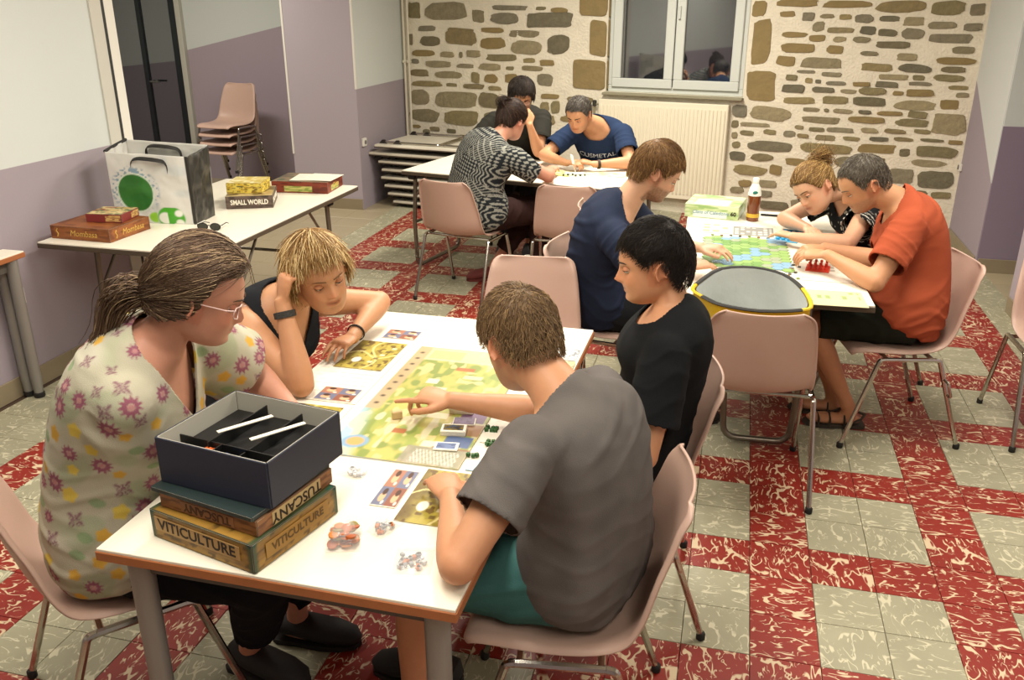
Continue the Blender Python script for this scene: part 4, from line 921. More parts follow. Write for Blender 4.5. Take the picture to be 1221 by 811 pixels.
    # --- shoes
    if pa.get('shoe'):
        for s in ('L', 'R'):
            hp, kn, an, ft = KN[s]; h = va(an[0], an[1], 0); lt = np.cross(va(0, 0, 1), ft); m = MB(); sandal = pa.get('sandal')
            pl = [(-.075, .03), (-.06, .04), (.0, .041), (.08, .05), (.14, .047), (.185, .03), (.2, .0)]; pl = pl+[(a, -b) for a, b in reversed(pl[:-1])]
            m.prism([tuple((h+ft*a+lt*b-off)[:2]) for a, b in pl], .002, .018)
            if sandal:
                for a in (.02, .085, .135): m.tube([tuple(h+ft*a+lt*b+va(0, 0, zz)-off) for b, zz in ((-.05, .012), (-.042, .045), (0, .072 if a < .05 else .062 if a < .1 else .05), (.042, .045), (.05, .012))], .011, 6, flat=.4)
                m.tube([tuple(h+ft*a+lt*b+va(0, 0, zz)-off) for a, b, zz in ((.01, -.045, .02), (-.05, -.042, .055), (-.075, 0, .06), (-.05, .042, .055), (.01, .045, .02))], .009, 6, flat=.5)
            else:
                m.tube([tuple(h+ft*a+va(0, 0, zz)-off) for a, zz in ((-.075, .04), (-.06, .055), (-.01, .06), (.05, .05), (.12, .04), (.175, .032), (.198, .026))], [.02, .042, .047, .05, .05, .038, .012], 14, flat=.72, up=(0, 0, 1))
            m.obj('sandal' if sandal else 'shoe', mat('shoe_'+pa['shoe'][1:], pa['shoe'], .7), root, smooth=True)
    # --- hair
    if hairc: hair(root, None, Hp, HM*hs, hairc, style, off)
    return root, dict(Hp=Hp, HM=HM*hs, off=off, AR=AR, pelvis=pelvis, neck=Nc, NT=NT, Nsd=Nsd, Nft=Nft)
def plain(h, var=.05, s=25):
    c = L3(h); return lambda V, N, k: np.repeat(c[None], len(V), 0)*(1+var*n3(V, s))[:, None]
# ================================================================ the people
def floral(V, N, k):
    r = np.random.RandomState(8); C = np.repeat(L3('#aea995')[None], len(V), 0); C = mixc(C, L3('#8f9a78'), .55*ss(.05, .5, n3(V, 34, 3))); C = mixc(C, L3('#c4bfae'), .5*ss(.1, .6, n3(V, 22, 7)))
    cen = []
    for i in r.permutation(len(V))[:2500]:
        if all(np.linalg.norm(V[i]-V[c]) > .041 for c, _ in cen): cen.append((i, r.choice(4, p=(.3, .42, .12, .16))))
        if len(cen) > 240: break
    for i, ty in cen:
        d = V-V[i]; rad = np.linalg.norm(d, axis=1); w = rad < .034; n = N[i]; a = unit(np.cross(n, va(.3, .2, 1))); b = np.cross(n, a); th = np.arctan2(d[w] @ b, d[w] @ a); q = rad[w]; R0 = .012+.008*r.rand()
        if ty == 0: m = ss(R0+.004, R0-.002, q*(1+.12*np.sin(5*th))); C[w] = mixc(C[w], L3('#c99d3c') if r.rand() > .4 else L3('#cdb44c'), .95*m)
        elif ty == 1:
            pet = ss(R0*1.15+.003, R0*1.15-.002, q*(1+.22*np.cos(11*th)))*ss(R0*.42, R0*.55, q); C[w] = mixc(C[w], L3('#8a4560'), .9*pet); C[w] = mixc(C[w], L3('#b5737a'), .8*ss(R0*.5, R0*.35, q))
        elif ty == 2: C[w] = mixc(C[w], L3('#6f2f52'), .85*ss(R0, R0-.004, q*(1+.3*np.sin(4*th)))*(.6+.4*np.sin(9*th)))
        else: C[w] = mixc(C[w], L3('#7d9a6e'), .75*ss(.024, .018, q*(1+.5*np.abs(np.sin(th)))))
    return C
def patchwork(V, N, k):
    a = (V-k['neck']) @ k['T']; b = (V-k['neck']) @ k['sd']; c = (V-k['neck']) @ k['fw']; blk = (np.floor(a/.13)+np.floor((b+.5*a)/.15+.3)).astype(int) % 3
    dots = (np.abs((a/.022) % 1-.5)+np.abs((b/.022) % 1-.5) < .42); zig = (((a+b)/.02) % 1 < .35) | (((a-b)/.05) % 1 < .2); st = ((b/.017+.4*np.sin(a*90)) % 1 < .38)
    w = np.where(blk == 0, dots, np.where(blk == 1, zig, st)).astype(float); return mixc(np.repeat(L3('#23272b')[None], len(V), 0), L3('#96968c'), w*.85)
def dotted(V, N, k):
    a = (V-k['neck']) @ k['T']; b = (V-k['neck']) @ k['sd']; c = (V-k['neck']) @ k['fw']; sl = np.zeros(len(V))
    S, el = k['S']['L'][0], k['S']['L'][1]; t = (V-S) @ unit(el-S); band = ss(.1, .13, t)*(np.linalg.norm(V-S-np.outer(t, unit(el-S)), axis=1) < .1)
    sp = (n3(V, 130, 2) > .62).astype(float)*.6; net = ((np.abs((t/.02) % 1-.5) < .2) & (np.abs(((b+c)/.016) % 1-.5) < .3)).astype(float)*band
    return mixc(np.repeat(L3('#191a1c')[None], len(V), 0), L3('#b9b6ab'), np.clip(sp*(1-band)+net, 0, 1))
PEOPLE = {}
PEOPLE['A'] = person('person with a brown ponytail and glasses in a floral blouse', (-1.45, 1.66, .555), (-1.275, 1.645, 1.10), (-1.172, 1.672, 1.215, 24, 22, 0), 20, 8,
  arms={'L': dict(w=(-1.07, 1.90, .795), e=(-1.22, 2.06, .80), d=(.75, -.6, -.05), pn=(0, 0, -1), curl=.4), 'R': dict(w=(-1.185, 1.685, .795), e=(-1.40, 1.40, .80), d=(.45, .85, -.05), curl=.3)},
  legs={'L': ((-1.08, 1.81, .51), (-1.18, 1.96, .09), (1, .1, 0)), 'R': ((-1.05, 1.61, .50), (-1.25, 1.80, .09), (1, -.15, 0))}, build=1.08, belly=.025, bust=.03, sw=.155, skin='red', vox=.0046, bow=.14, neckr=.054, armr=1.08,
  shirt=dict(name='floral_blouse', col=floral, sleeve=.78, inf=.022, sinf=.034, loose=.7, fold=.004, neck=(.085, .03), vee=.11, vox=.0046, smooth=26), pants=dict(name='capri_trousers', col='#15161a', len=1.7, shoe='#221d1c'),
  hairc=('#46352a', '#6a5440', '#9a8364'), style=dict(front=.078, side=-.034, hx=(-.005, .05), back=-.06, thick=.021, n=3700, len=.2, tie=(-.115, 0, -.03), seed=5, w=.0009, hl=.13, spike=.0, mess=.06, drop=.03,
     tails=(([(-.10, 0, -.02), (-.125, 0, -.025), (-.155, .0, -.045), (-.172, .0, -.09), (-.165, 0, -.15), (-.178, .0, -.205)], 500, .0165, .5, .0013),)), smile=.8, nose=1, blush=.5)
PEOPLE['B'] = person('blonde person in a black sleeveless top leaning on the table', (-1.55, 2.47, .555), (-1.345, 2.37, .965), (-1.20, 2.325, 1.068, -42, 10, -12), -16, 0,
  arms={'R': dict(w=(-1.262, 2.20, 1.015), e=(-1.22, 2.14, .70), d=(.15, .22, 1), pn=(.55, .75, -.1), curl=1.25, thumb=.9), 'L': dict(w=(-1.20, 2.53, .79), e=(-1.13, 2.80, .78), d=(-.15, -1, -.12), pn=(0, 0, -1), curl=[.3, .35, .4, .5])},
  legs={'L': ((-1.13, 2.58, .51), (-1.12, 2.6, .09)), 'R': ((-1.13, 2.36, .51), (-1.12, 2.36, .09))}, build=1.0, bust=.04, sw=.155, skin='tan', vox=.0046, bow=.09, neckr=.05,
  shirt=dict(name='sleeveless_top', col=plain('#1e2024'), sleeve=0, inf=.011, fold=.005, neck=(.085, .03), vee=.10, vox=.006, smooth=12), pants=dict(col='#23242b', len=1.9, shoe='#2a2523'),
  hairc=('#6b4d2c', '#a07a46', '#d9bd88'), style=dict(front=.07, side=-.01, hx=(.0, .06), back=-.07, thick=.015, vol=.004, n=3300, len=.12, flen=.042, crown=(-.03, .012, .122), grav=.3, seed=6, w=.0011, hl=.3, spike=.001, drop=.045, facez=.055, mess=.15), smile=.7, brow='#6b4a2a', blush=.25)
PEOPLE['C'] = person('short-haired person in a grey t-shirt pointing at the map board', (-.285, 1.80, .56), (-.335, 1.775, 1.005), (-.452, 1.855, 1.10, 140, 30, 0), 152, 165,
  arms={'R': dict(w=(-.70, 2.085, .815), e=(-.45, 2.15, .72), d=(-.97, .06, -.26), pn=(-.1, .1, -1), curl=[.1, .7, .85, .9], thumb=.6, reach=.05),
        'L': dict(w=(-.56, 1.63, .795), e=(-.45, 1.41, .79), d=(-.5, .85, -.1), pn=(0, 0, -1), curl=.3, reach=.0, up=.05)},
  legs={'L': ((-.68, 1.70, .52), (-.70, 1.69, .09)), 'R': ((-.68, 1.91, .52), (-.71, 1.89, .09))}, build=1.06, sw=.175, skin='warm', vox=.0046, bow=.1,
  shirt=dict(col=plain('#625d5a', .12, 60), sleeve=.62, inf=.012, sinf=.016, fold=.0045), pants=dict(col='#3d6663', len=.9, shoe='#2a2724', name='shorts'),
  hairc=('#5a4530', '#7d6343', '#9c7f57'), style=dict(front=.07, side=.006, ear=.028, back=-.055, thick=.010, n=3600, len=.026, crown=(-.07, 0, .1), spike=.008, seed=3, w=.0009, mess=.35, drop=.006), stub=.3, neckr=.06)
PEOPLE['D'] = person('smiling person with short black hair in a black t-shirt', (-.225, 2.43, .56), (-.14, 2.41, 1.035), (-.20, 2.425, 1.145, 190, 10, 0), 183, 180,
  arms={'L': dict(w=(-.37, 2.28, .645), e=(-.08, 2.02, .60), d=(-.25, .95, -.1), curl=.35, ez=0), 'R': dict(w=(-.39, 2.53, .645), e=(-.08, 2.78, .62), d=(-.25, -.95, -.1), curl=.35, ez=0)},
  legs={'L': ((-.64, 2.33, .51), (-.66, 2.33, .09)), 'R': ((-.64, 2.51, .51), (-.66, 2.51, .09))}, build=.97, bust=.025, sw=.16, skin='warm', vox=.0046, bow=.07, neckr=.047,
  shirt=dict(col=plain('#17181a'), sleeve=.7, inf=.013, sinf=.018, fold=.005, vox=.0062), pants=dict(col='#26272b', len=1.9, shoe='#2a2523'),
  hairc=('#15110f', '#2a221d', '#4a4038'), style=dict(front=.066, side=.012, ear=.026, back=-.058, thick=.011, n=3600, len=.042, crown=(-.05, .01, .115), sweep=(.2, 0, 0), spike=.003, seed=9, w=.0009, hl=.04, mess=.4, drop=.012, facez=.048), smile=.85, nose=1.15, brow='#1d1512', blush=.3)
PEOPLE['E'] = person('bearded person with brown hair in a navy t-shirt looking down', (-.53, 3.83, .56), (-.445, 3.715, 1.03), (-.325, 3.745, 1.165, 14, 30, 0), 12, 6,
  arms={'L': dict(w=(-.12, 3.96, .795), e=(-.35, 4.1, .72), d=(.9, -.3, -.1), curl=.4), 'R': dict(w=(-.16, 3.62, .795), e=(-.35, 3.42, .72), d=(.8, .5, -.1), curl=.4)},
  legs={'L': ((-.10, 3.97, .51), (-.14, 3.98, .09)), 'R': ((-.10, 3.79, .51), (-.16, 3.79, .09))}, build=1.1, sw=.175, skin='fair', vox=.0057, bow=.15,
  shirt=dict(col=plain('#232a3d', .08, 50), sleeve=.65, inf=.013, sinf=.016, fold=.008, vox=.0068), pants=dict(col='#1f2124', len=1.9, shoe='#2a2523'),
  hairc=('#5b4128', '#83613a', '#a98450'), style=dict(front=.066, side=.0, ear=.03, back=-.062, thick=.015, n=2400, len=.04, crown=(-.06, 0, .11), spike=.004, seed=12, w=.001, mess=.25, drop=.008), stub=.75, stubc='#4f3522', neckr=.06, brow='#5a4028')
PEOPLE['G'] = person('grey-haired person in an orange t-shirt bending over the game', (.765, 3.98, .56), (.695, 4.02, 1.035), (.545, 4.00, 1.11, 194, 33, 0), 183, 184,
  arms={'L': dict(w=(.42, 3.845, .83), e=(.70, 3.58, .62), d=(-.85, .35, -.12), pn=(.2, .1, -1), curl=.5, thumb=.8, ez=.772), 'R': dict(w=(.42, 4.00, .82), e=(.64, 4.12, .72), d=(-.9, -.35, -.1), pn=(.1, 0, -1), curl=.5, thumb=.8)},
  legs={'L': ((.39, 3.87, .515), (.61, 3.92, .09), (-1, -.1, 0)), 'R': ((.39, 4.05, .515), (.55, 4.045, .09), (-1, .02, 0))}, build=1.1, belly=.02, sw=.172, skin='tan', vox=.0057, bow=.13,
  shirt=dict(col=plain('#9c4a30', .06, 40), loose=.75, sleeve=.7, inf=.012, sinf=.017, fold=.008, vox=.0068), pants=dict(name='shorts', col='#23261f', len=.93, shoe='#3a332b', sandal=True),
  hairc=('#3f382f', '#6b6256', '#8f887b'), style=dict(front=.084, side=.0, ear=.03, back=-.05, thick=.006, n=2300, len=.02, crown=(-.06, 0, .11), spike=.003, seed=14, w=.0009, temple=.02, hl=.25, mess=.25, drop=.005), stub=.45, stubc='#6e6256', neckr=.062, brow='#4a4036', nose=1.15)
PEOPLE['F'] = person('person with curly blonde updo in a black dotted blouse', (.735, 4.70, .56), (.545, 4.55, .985), (.385, 4.44, 0.995, 226, 26, -24), 205, 190,
  arms={'L': dict(w=(.30, 4.27, .795), e=(.50, 4.22, .79), d=(-.7, .6, 0), curl=.3), 'R': dict(w=(.37, 4.42, .805), e=(.36, 4.72, .79), d=(.2, -.95, .05), pn=(0, 0, -1), curl=.35)},
  legs={'L': ((.33, 4.58, .51), (.35, 4.58, .09)), 'R': ((.33, 4.75, .51), (.35, 4.74, .09))}, build=.97, bust=.03, sw=.155, skin='fair', vox=.0057, bow=.09, neckr=.047,
  shirt=dict(name='dotted_blouse', col=dotted, sleeve=.62, inf=.013, sinf=.018, fold=.005, neck=(.078, .03), vee=.07, vox=.005), pants=dict(col='#26272b', len=1.9, shoe='#2a2523'),
  hairc=('#5f4527', '#8d6b3e', '#bb9a62'), style=dict(front=.07, side=.0, back=-.065, ear=.03, thick=.012, n=2000, len=.16, tie=(-.095, 0, .075), seed=16, w=.001, hl=.25, curl=.2, drop=.03,
     tails=(([(-.08, 0, .07), (-.115, .01, .085), (-.12, .035, .1), (-.09, .04, .115), (-.07, .01, .12), (-.09, -.03, .11)], 260, .024, .8, .0011), ([(-.08, 0, .08), (-.12, -.03, .07), (-.14, .0, .09), (-.12, .02, .12)], 220, .022, .9, .0011))), brow='#5c422a', blush=.35)
PEOPLE['H'] = person('person with a dark bun in a patterned blouse, seen from behind', (-1.62, 5.41, .565), (-1.475, 5.42, 1.035), (-1.415, 5.54, 1.125, 62, 22, 0), 52, 48,
  arms={'R': dict(w=(-1.18, 5.69, .795), e=(-1.13, 5.42, .80), d=(-.1, 1, -.05), pn=(0, 0, -1), curl=.35, reach=.04), 'L': dict(w=(-1.50, 5.84, .80), e=(-1.78, 5.72, .86), d=(.6, .6, -.05), curl=.3, ez=.85)},
  legs={'L': ((-1.33, 5.86, .51), (-1.60, 5.74, .1), (-.75, -.5, 0)), 'R': ((-1.25, 5.70, .51), (-1.27, 5.72, .09))}, build=1.17, belly=.02, bust=.02, sw=.155, skin='red', vox=.007, bow=.14, neckr=.053,
  shirt=dict(name='patterned_blouse', col=patchwork, sleeve=.72, inf=.016, sinf=.024, loose=.6, fold=.003, neck=(.085, .03), vox=.005), pants=dict(col='#2e1c1a', len=1.75, shoe='#6b2f2a'),
  hairc=('#1f1411', '#3a2a20', '#5b4534'), style=dict(front=.07, side=-.01, back=-.062, ear=.02, thick=.014, n=1700, len=.16, tie=(-.095, 0, .07), seed=18, w=.0011, drop=.03,
     tails=(([(-.085, 0, .06), (-.12, .01, .075), (-.12, .03, .105), (-.085, .02, .12), (-.08, -.02, .11)], 200, .013, .5, .0014),)), blush=.3)
PEOPLE['I'] = person('dark-haired person with glasses and a dark olive t-shirt, hand at mouth', (-1.64, 6.80, .56), (-1.60, 6.47, 1.075), (-1.545, 6.34, 1.195, -72, 26, 0), -80, -85,
  arms={'L': dict(w=(-1.455, 6.215, 1.02), e=(-1.42, 6.16, .72), d=(-.35, .2, 1), pn=(-.6, .7, .1), curl=.9, thumb=.8), 'R': dict(w=(-1.80, 6.17, .785), e=(-1.95, 6.3, .76), d=(.7, -.5, 0), curl=.4)},
  legs={'L': ((-1.50, 6.42, .51), (-1.5, 6.45, .09)), 'R': ((-1.70, 6.40, .51), (-1.7, 6.43, .09))}, build=1.08, sw=.175, skin='tan', vox=.007, bow=.1,
  shirt=dict(col=plain('#2d2c27'), sleeve=.66, inf=.013, sinf=.016, fold=.006, vox=.0075), pants=dict(col='#26272b', len=1.9, shoe='#2a2523'),
  hairc=('#16110e', '#2c221b', '#463930'), style=dict(front=.062, side=-.02, back=-.07, ear=.02, thick=.02, vol=.006, n=1700, len=.06, crown=(-.04, .02, .12), spike=.004, seed=20, w=.0012, mess=.25, drop=.02), stub=.6, stubc='#33251c', neckr=.06, brow='#1d1613', browt=.0036)
PEOPLE['J'] = person('grey-haired person writing in a dark blue printed t-shirt', (-.94, 6.64, .56), (-.985, 6.31, 1.015), (-1.085, 6.14, 1.105, -104, 28, 0), -92, -90,
  arms={'R': dict(w=(-1.14, 6.02, .79), e=(-1.28, 6.1, .79), d=(.75, -.5, -.1), pn=(.3, 0, -1), curl=.75, thumb=.9), 'L': dict(w=(-.945, 6.02, .79), e=(-.68, 6.16, .76), d=(-.95, -.1, -.1), pn=(0, 0, -1), curl=.6)},
  legs={'L': ((-.84, 6.24, .51), (-.85, 6.25, .09)), 'R': ((-1.05, 6.24, .51), (-1.04, 6.25, .09))}, build=1.1, sw=.18, skin='tan', vox=.007, bow=.12,
  shirt=dict(col=plain('#22304a'), sleeve=.7, inf=.013, sinf=.016, fold=.007, vox=.0075), pants=dict(col='#26272b', len=1.9, shoe='#2a2523'),
  hairc=('#332c26', '#565049', '#7b756c'), style=dict(front=.074, side=.0, ear=.03, back=-.05, thick=.007, n=1700, len=.02, crown=(-.06, 0, .11), spike=.003, seed=22, w=.001, temple=.012, hl=.2, mess=.25, drop=.005), stub=.3, stubc='#5c5048', neckr=.062, brow='#2e2620', jaw=1.05, browt=.0036)
# ================================================================ things on the tables
M_PRINT = cmat('printed_card', .45, spec=.4)
M_CARDW = mat('white_card', '#e6e0d0', .5); M_BLK = mat('black_plastic', '#141414', .4); M_GOLD = mat('gold_ink', '#c9a24e', .5); M_DKINK = mat('dark_ink', '#2a1e14', .7)
TZ = TABZ+.0006
def rect(u, v, a, b, c, d, s=.004): return ss(a-s, a+s, u)*ss(c+s, c-s, u)*ss(b-s, b+s, v)*ss(d+s, d-s, v)
def disc(u, v, a, b, r, k=1): return ss(r+.012, r-.012, np.sqrt((u-a)**2+((v-b)*k)**2))
def img_field(seed, pal, s=7):
    def fn(u, v):
        n = vnoise(u, v, s, seed)*.6+vnoise(u, v, s*3, seed+1)*.4; C = mixc(np.repeat(L3(pal[0])[None], len(u), 0), L3(pal[1]), ss(.25, .6, n))
        C = mixc(C, L3(pal[2]), ss(.6, .75, vnoise(u, v, s*1.7, seed+2))); 
        if len(pal) > 3: C = mixc(C, L3(pal[3]), ss(.68, .75, vnoise(u, v, s*2.5, seed+5)))
        return C
    return fn
def board_fn(u, v):          # long map board: v runs away from the near end
    C = img_field(3, ['#8f9a4a', '#b3ab5c', '#7e8c46', '#c4b57c'], 9)(u, v)
    C = mixc(C, L3('#9dc0cf'), np.clip(ss(.3, .12, u+.35*v+.08*vnoise(u, v, 9, 4))*1.1, 0, 1)); C = mixc(C, L3('#c9c2a4'), .8*ss(.62, .7, vnoise(u, v, 14, 8))*ss(.42, .3, v))
    C = mixc(C, L3('#b49c7a'), rect(u, v, 0, .36, .12, 1)*.9)
    for k in range(9): C = mixc(C, L3('#3a2c20'), disc(u, v, .06, .41+k*.065, .02, 2.1)*.9)
    for k in range(10):
        a, b = (.25+.55*((k*37) % 10)/10, .12+.8*((k*53+2) % 11)/11); C = mixc(C, L3(['#d9cba0', '#e2d8b8', '#a5522f', '#d8d3c0'][k % 4]), rect(u, v, a, b, a+.1+.03*(k % 3), b+.035+.01*(k % 2))*.85)
    C = mixc(C, L3('#c9c6a0'), .75*rect(u, v, .12, .86, 1, 1)); C = mixc(C, L3('#a6a768'), .6*rect(u, v, .15, .88, .45, .97)); C = mixc(C, L3('#cdbf8e'), .8*rect(u, v, .55, .88, .95, .97)*ss(.4, .6, vnoise(u, v, 22, 2)))
    C = mixc(C, L3('#8d8577'), rect(u, v, .55, 0, 1, .12)*.8); C = mixc(C, L3('#d6d2c6'), rect(u, v, .62, .01, .95, .1)*((u*40+v*30) % 1 < .4)*.8)
    C = mixc(C, L3('#4e5f83'), rect(u, v, .78, .14, .98, .22)); C = mixc(C, L3('#6d5470'), rect(u, v, .78, .33, .98, .44)); C = mixc(C, L3('#8a5a42'), rect(u, v, .72, .12, 1, .13)+rect(u, v, .74, .23, 1, .32)*.8)
    C = mixc(C, L3('#7a9bb8'), disc(u, v, .16, .1, .1, 2.1)*.9); C = mixc(C, L3('#cf9a4e'), disc(u, v, .16, .1, .065, 2.1)*.9)
    return C
def mat_fn(seed):
    def fn(u, v):
        C = img_field(seed, ['#8a7a2e', '#b0a046', '#9c8f3a', '#6b5424'], 6)(u, v); C = mixc(C, L3('#5b4123'), .8*ss(.45, .1, u+.25*vnoise(u, v, 5, seed)))
        C = mixc(C, L3('#d5c98a'), .8*((np.abs(u-.55-.15*np.sin(v*6)) < .025) | (np.abs(v-.5-.1*np.sin(u*7)) < .02)))
        for k in range(6): a, b = .5+.4*((k*29) % 7)/7, .1+.13*k; C = mixc(C, L3('#e3d9b4' if k % 2 else '#5a4526'), .85*rect(u, v, a, b, a+.1, b+.06))
        C = mixc(C, L3('#e9e3d2'), disc(u, v, .3, .3, .09)); return C
    return fn
def people_cards(seed):
    def fn(u, v):
        C = np.repeat(L3('#a2705a')[None], len(u), 0); C = mixc(C, L3('#6b6f86'), rect(u, v, 0, 0, .5, .5)+rect(u, v, .5, .5, 1, 1)); C = mixc(C, L3('#7c4334'), rect(u, v, .5, 0, 1, .5)*.7)
        for a, b in ((.25, .25), (.75, .25), (.25, .75), (.75, .75)): C = mixc(C, L3('#d7a883'), disc(u, v, a, b-.02, .12)); C = mixc(C, L3('#4a2f22'), disc(u, v, a, b+.12, .09)); C = mixc(C, L3('#e4dccb'), disc(u, v, a+.13, b-.15, .05))
        return mixc(C, L3('#e4dccb'), 1-rect(u, v, .02, .02, .98, .98))
    return fn
def sheet_fn(seed):
    def fn(u, v):
        C = np.repeat(L3('#e4dfd0')[None], len(u), 0); t = ((v*18) % 1 < .35)*(vnoise(u, v*18//1, 30, seed) > .45)*rect(u, v, .08, .1, .92, .9); return mixc(C, L3('#b9b6ad'), t*.45)
    return fn
def card(name, label, cat, x0, x1, y0, y1, fn, nx, ny, group=None, th=.0018, dz=0, rz=0, z=TZ):
    o = paint_plane(name, x1-x0, y1-y0, nx, ny, fn, M_PRINT, None, ((x0+x1)/2, (y0+y1)/2, z+dz), (0, 0, rz), th); return tag(o, label, cat, group)
# ---- main table
card('map_board', 'long green map game board under the pointing finger', 'game board', -.985, -.61, 1.842, 2.615, board_fn, 110, 200, th=.004)
card('player_sheet', 'white player sheet under the forearm of the blonde person', 'sheet', -1.262, -1.02, 2.135, 2.66, sheet_fn(1), 60, 110)
card('player_mat', 'yellow brown farm mat on the sheet by the blonde person', 'game mat', -1.205, -1.04, 2.38, 2.62, mat_fn(5), 60, 80, dz=.002)
card('character_cards', 'row of four portrait cards above the farm mat by the blonde person', 'cards', -1.155, -1.03, 2.668, 2.75, people_cards(1), 60, 40, dz=.0)
card('character_cards', 'row of four portrait cards on the sheet between the two farm mats', 'cards', -1.16, -1.035, 2.14, 2.23, people_cards(2), 60, 44, dz=.002)
card('player_sheet', 'white player sheet behind the stacked game boxes', 'sheet', -1.255, -1.02, 1.82, 2.12, sheet_fn(2), 60, 80)
card('player_mat', 'yellow brown farm mat behind the stacked game boxes', 'game mat', -1.205, -1.04, 1.86, 2.10, mat_fn(8), 60, 80, dz=.002)
card('player_mat', 'yellow green farm mat by the elbow of the grey t-shirt', 'game mat', -.685, -.535, 1.588, 1.83, mat_fn(11), 60, 90)
card('character_cards', 'upright strip of portrait cards left of the mat by the grey t-shirt', 'cards', -.765, -.70, 1.636, 1.81, people_cards(3), 40, 90)
card('player_sheet', 'white player sheet in front of the person with short black hair', 'sheet', -.60, -.455, 2.0, 2.56, sheet_fn(4), 40, 100)
card('player_mat', 'yellow farm mat behind the head of the grey t-shirt', 'game mat', -.585, -.46, 2.36, 2.55, mat_fn(15), 50, 70, dz=.002)
card('character_cards', 'pair of portrait cards near the table corner by the empty chair', 'cards', -.60, -.525, 2.64, 2.73, people_cards(4), 40, 44)
card('scenery_card', 'grey scenery card near the table corner by the empty chair', 'card', -.51, -.452, 2.62, 2.72, img_field(6, ['#8d9096', '#b4b2a8', '#5c5f66'], 5), 30, 40)
card('money_card', 'cream card with brown blocks beside the yellow farm mat', 'card', -.50, -.448, 2.54, 2.605, img_field(9, ['#d3c58c', '#b7a35a', '#7d6a36'], 5), 30, 30, dz=.003)
def deck(label, x, y, w, l, n, fn, rz=0, z=TZ+.0045):
    t = thing('card_deck', label, 'cards', (x, y, z), rz)
    for k in range(n): MB().box(((k % 3-1)*.0006, (k % 2)*.0007, .0016*k+.0008), (w, l, .0014)).obj('card', M_CARDW, t)
    paint_plane('top_card', w-.004, l-.004, 24, 34, fn, M_PRINT, t, (0, 0, .0016*n), (0, 0, 0), .0012); return t
def framed(f):
    return lambda u, v: mixc(f(u, v), L3('#e9e4d8'), 1-rect(u, v, .1, .08, .9, .92))
deck('deck of white-edged picture cards by the green cubes', -.682, 2.03, .046, .068, 9, framed(img_field(3, ['#2a2a2e', '#7d6a2c', '#3c4c66'], 4)), R(-80))
deck('deck of white cards beside the pointing hand', -.70, 2.165, .046, .068, 11, framed(img_field(7, ['#d9d5ca', '#e6e2d8', '#c9c5bb'], 3)), R(-84))
deck('low pile of purple cards between the two decks', -.672, 2.095, .044, .062, 3, img_field(4, ['#5f4a68', '#6d5876', '#57435f'], 4), R(-80))
deck('low pile of blue cards at the edge of the map board', -.676, 1.945, .044, .064, 2, framed(img_field(5, ['#55668a', '#647599', '#4b5b7d'], 4)), R(-82))
M_GRN = mat('green_wood', '#2f5a2a', .5)
rg = random.Random(3)
for (cx, cy, n, wh) in ((-.585, 2.065, 6, 'by the white card deck'), (-.562, 1.985, 5, 'by the picture card deck'), (-.595, 1.918, 3, 'by the pale blue card')):
    for k in range(n):
        o = MB().box((0, 0, .005), (.01, .01, .01), ch=.0008).obj('green_cube', M_GRN); o.location = (cx+(k % 3-1)*.013+rg.uniform(-.003, .003), cy+(k//3)*.014+rg.uniform(-.003, .003), TZ+.0018); o.rotation_euler = (0, 0, rg.random()*1.5)
        tag(o, 'small green wooden cube on the white sheet '+wh, 'game piece', 'green wooden cubes')
o = MB().box((0, 0, .0012), (.036, .05, .0024)).obj('blue_token_card', mat('pale_blue_card', '#a9c6d6', .5)); o.location = (-.575, 1.872, TZ+.001); tag(o, 'pale blue card near the green cubes by the grey sleeve', 'card')
o = MB().lathe([(.004, 0), (.012, .001), (.012, .012), (.007, .018), (.009, .026), (.004, .034)], n=12).obj('yellow_meeple', mat('yellow_wood', '#d8c02a', .4), smooth=True); o.location = (-.535, 2.565, TZ+.002); tag(o, 'bright yellow wooden pawn behind the head of the grey t-shirt', 'game piece')
# wooden tokens under the pointing finger
o = MB().box((0, 0, .012), (.03, .02, .024), ch=.003).obj('wooden_token', mat('pale_wood', '#c2a877', .6)); o.location = (-.865, 2.075, TZ+.004); o.rotation_euler = (0, 0, .4); tag(o, 'pale wooden token under the pointing finger', 'game piece')
# ---- stacked game boxes
def faces_box(t, name, w, l, h, z0, fn_side, fn_top, edge, rz=0, dx=0, dy=0):
    """a lidded box: core, printed sheets on the four sides and the top"""
    b = MB().box((dx, dy, z0+h/2), (w, l, h), Matrix.Rotation(rz, 3, 'Z'), ch=.0015).obj(name, edge, t); c, s = math.cos(rz), math.sin(rz)
    P = lambda x, y: (dx+x*c-y*s, dy+x*s+y*c)
    if fn_top: paint_plane('lid_print', w-.004, l-.004, 40, 40, fn_top, M_PRINT, t, (*P(0, 0), z0+h), (0, 0, rz), .0006)
    for k, (ww, dd, a) in enumerate(((w, l/2, 0), (l, w/2, 90), (w, l/2, 180), (l, w/2, 270))):
        an = R(a); x, y = P(math.sin(an)*dd, -math.cos(an)*dd); paint_plane('side_print', ww-.003, h-.003, 56, 14, fn_side, M_PRINT, t, (x, y, z0+h/2), (R(90), 0, an+rz), .0006)
    return b
gold = lambda u, v: mixc(img_field(21, ['#7d5a26', '#a07a34', '#8a662c', '#5c4420'], 6)(u, v), L3('#3a4a32'), ss(.06, .02, np.minimum(u, 1-u))+ss(.12, .0, 1-v)*.7)
vz = R(-14); vx, vy = -1.0, 1.495
t = thing('board_game_box', 'gold brown lidded game box at the bottom of the stack', 'box', (vx, vy, TABZ), vz)
faces_box(t, 'box_body', .30, .27, .07, .0015, gold, gold, mat('dark_olive_card', '#3c3a26', .6))
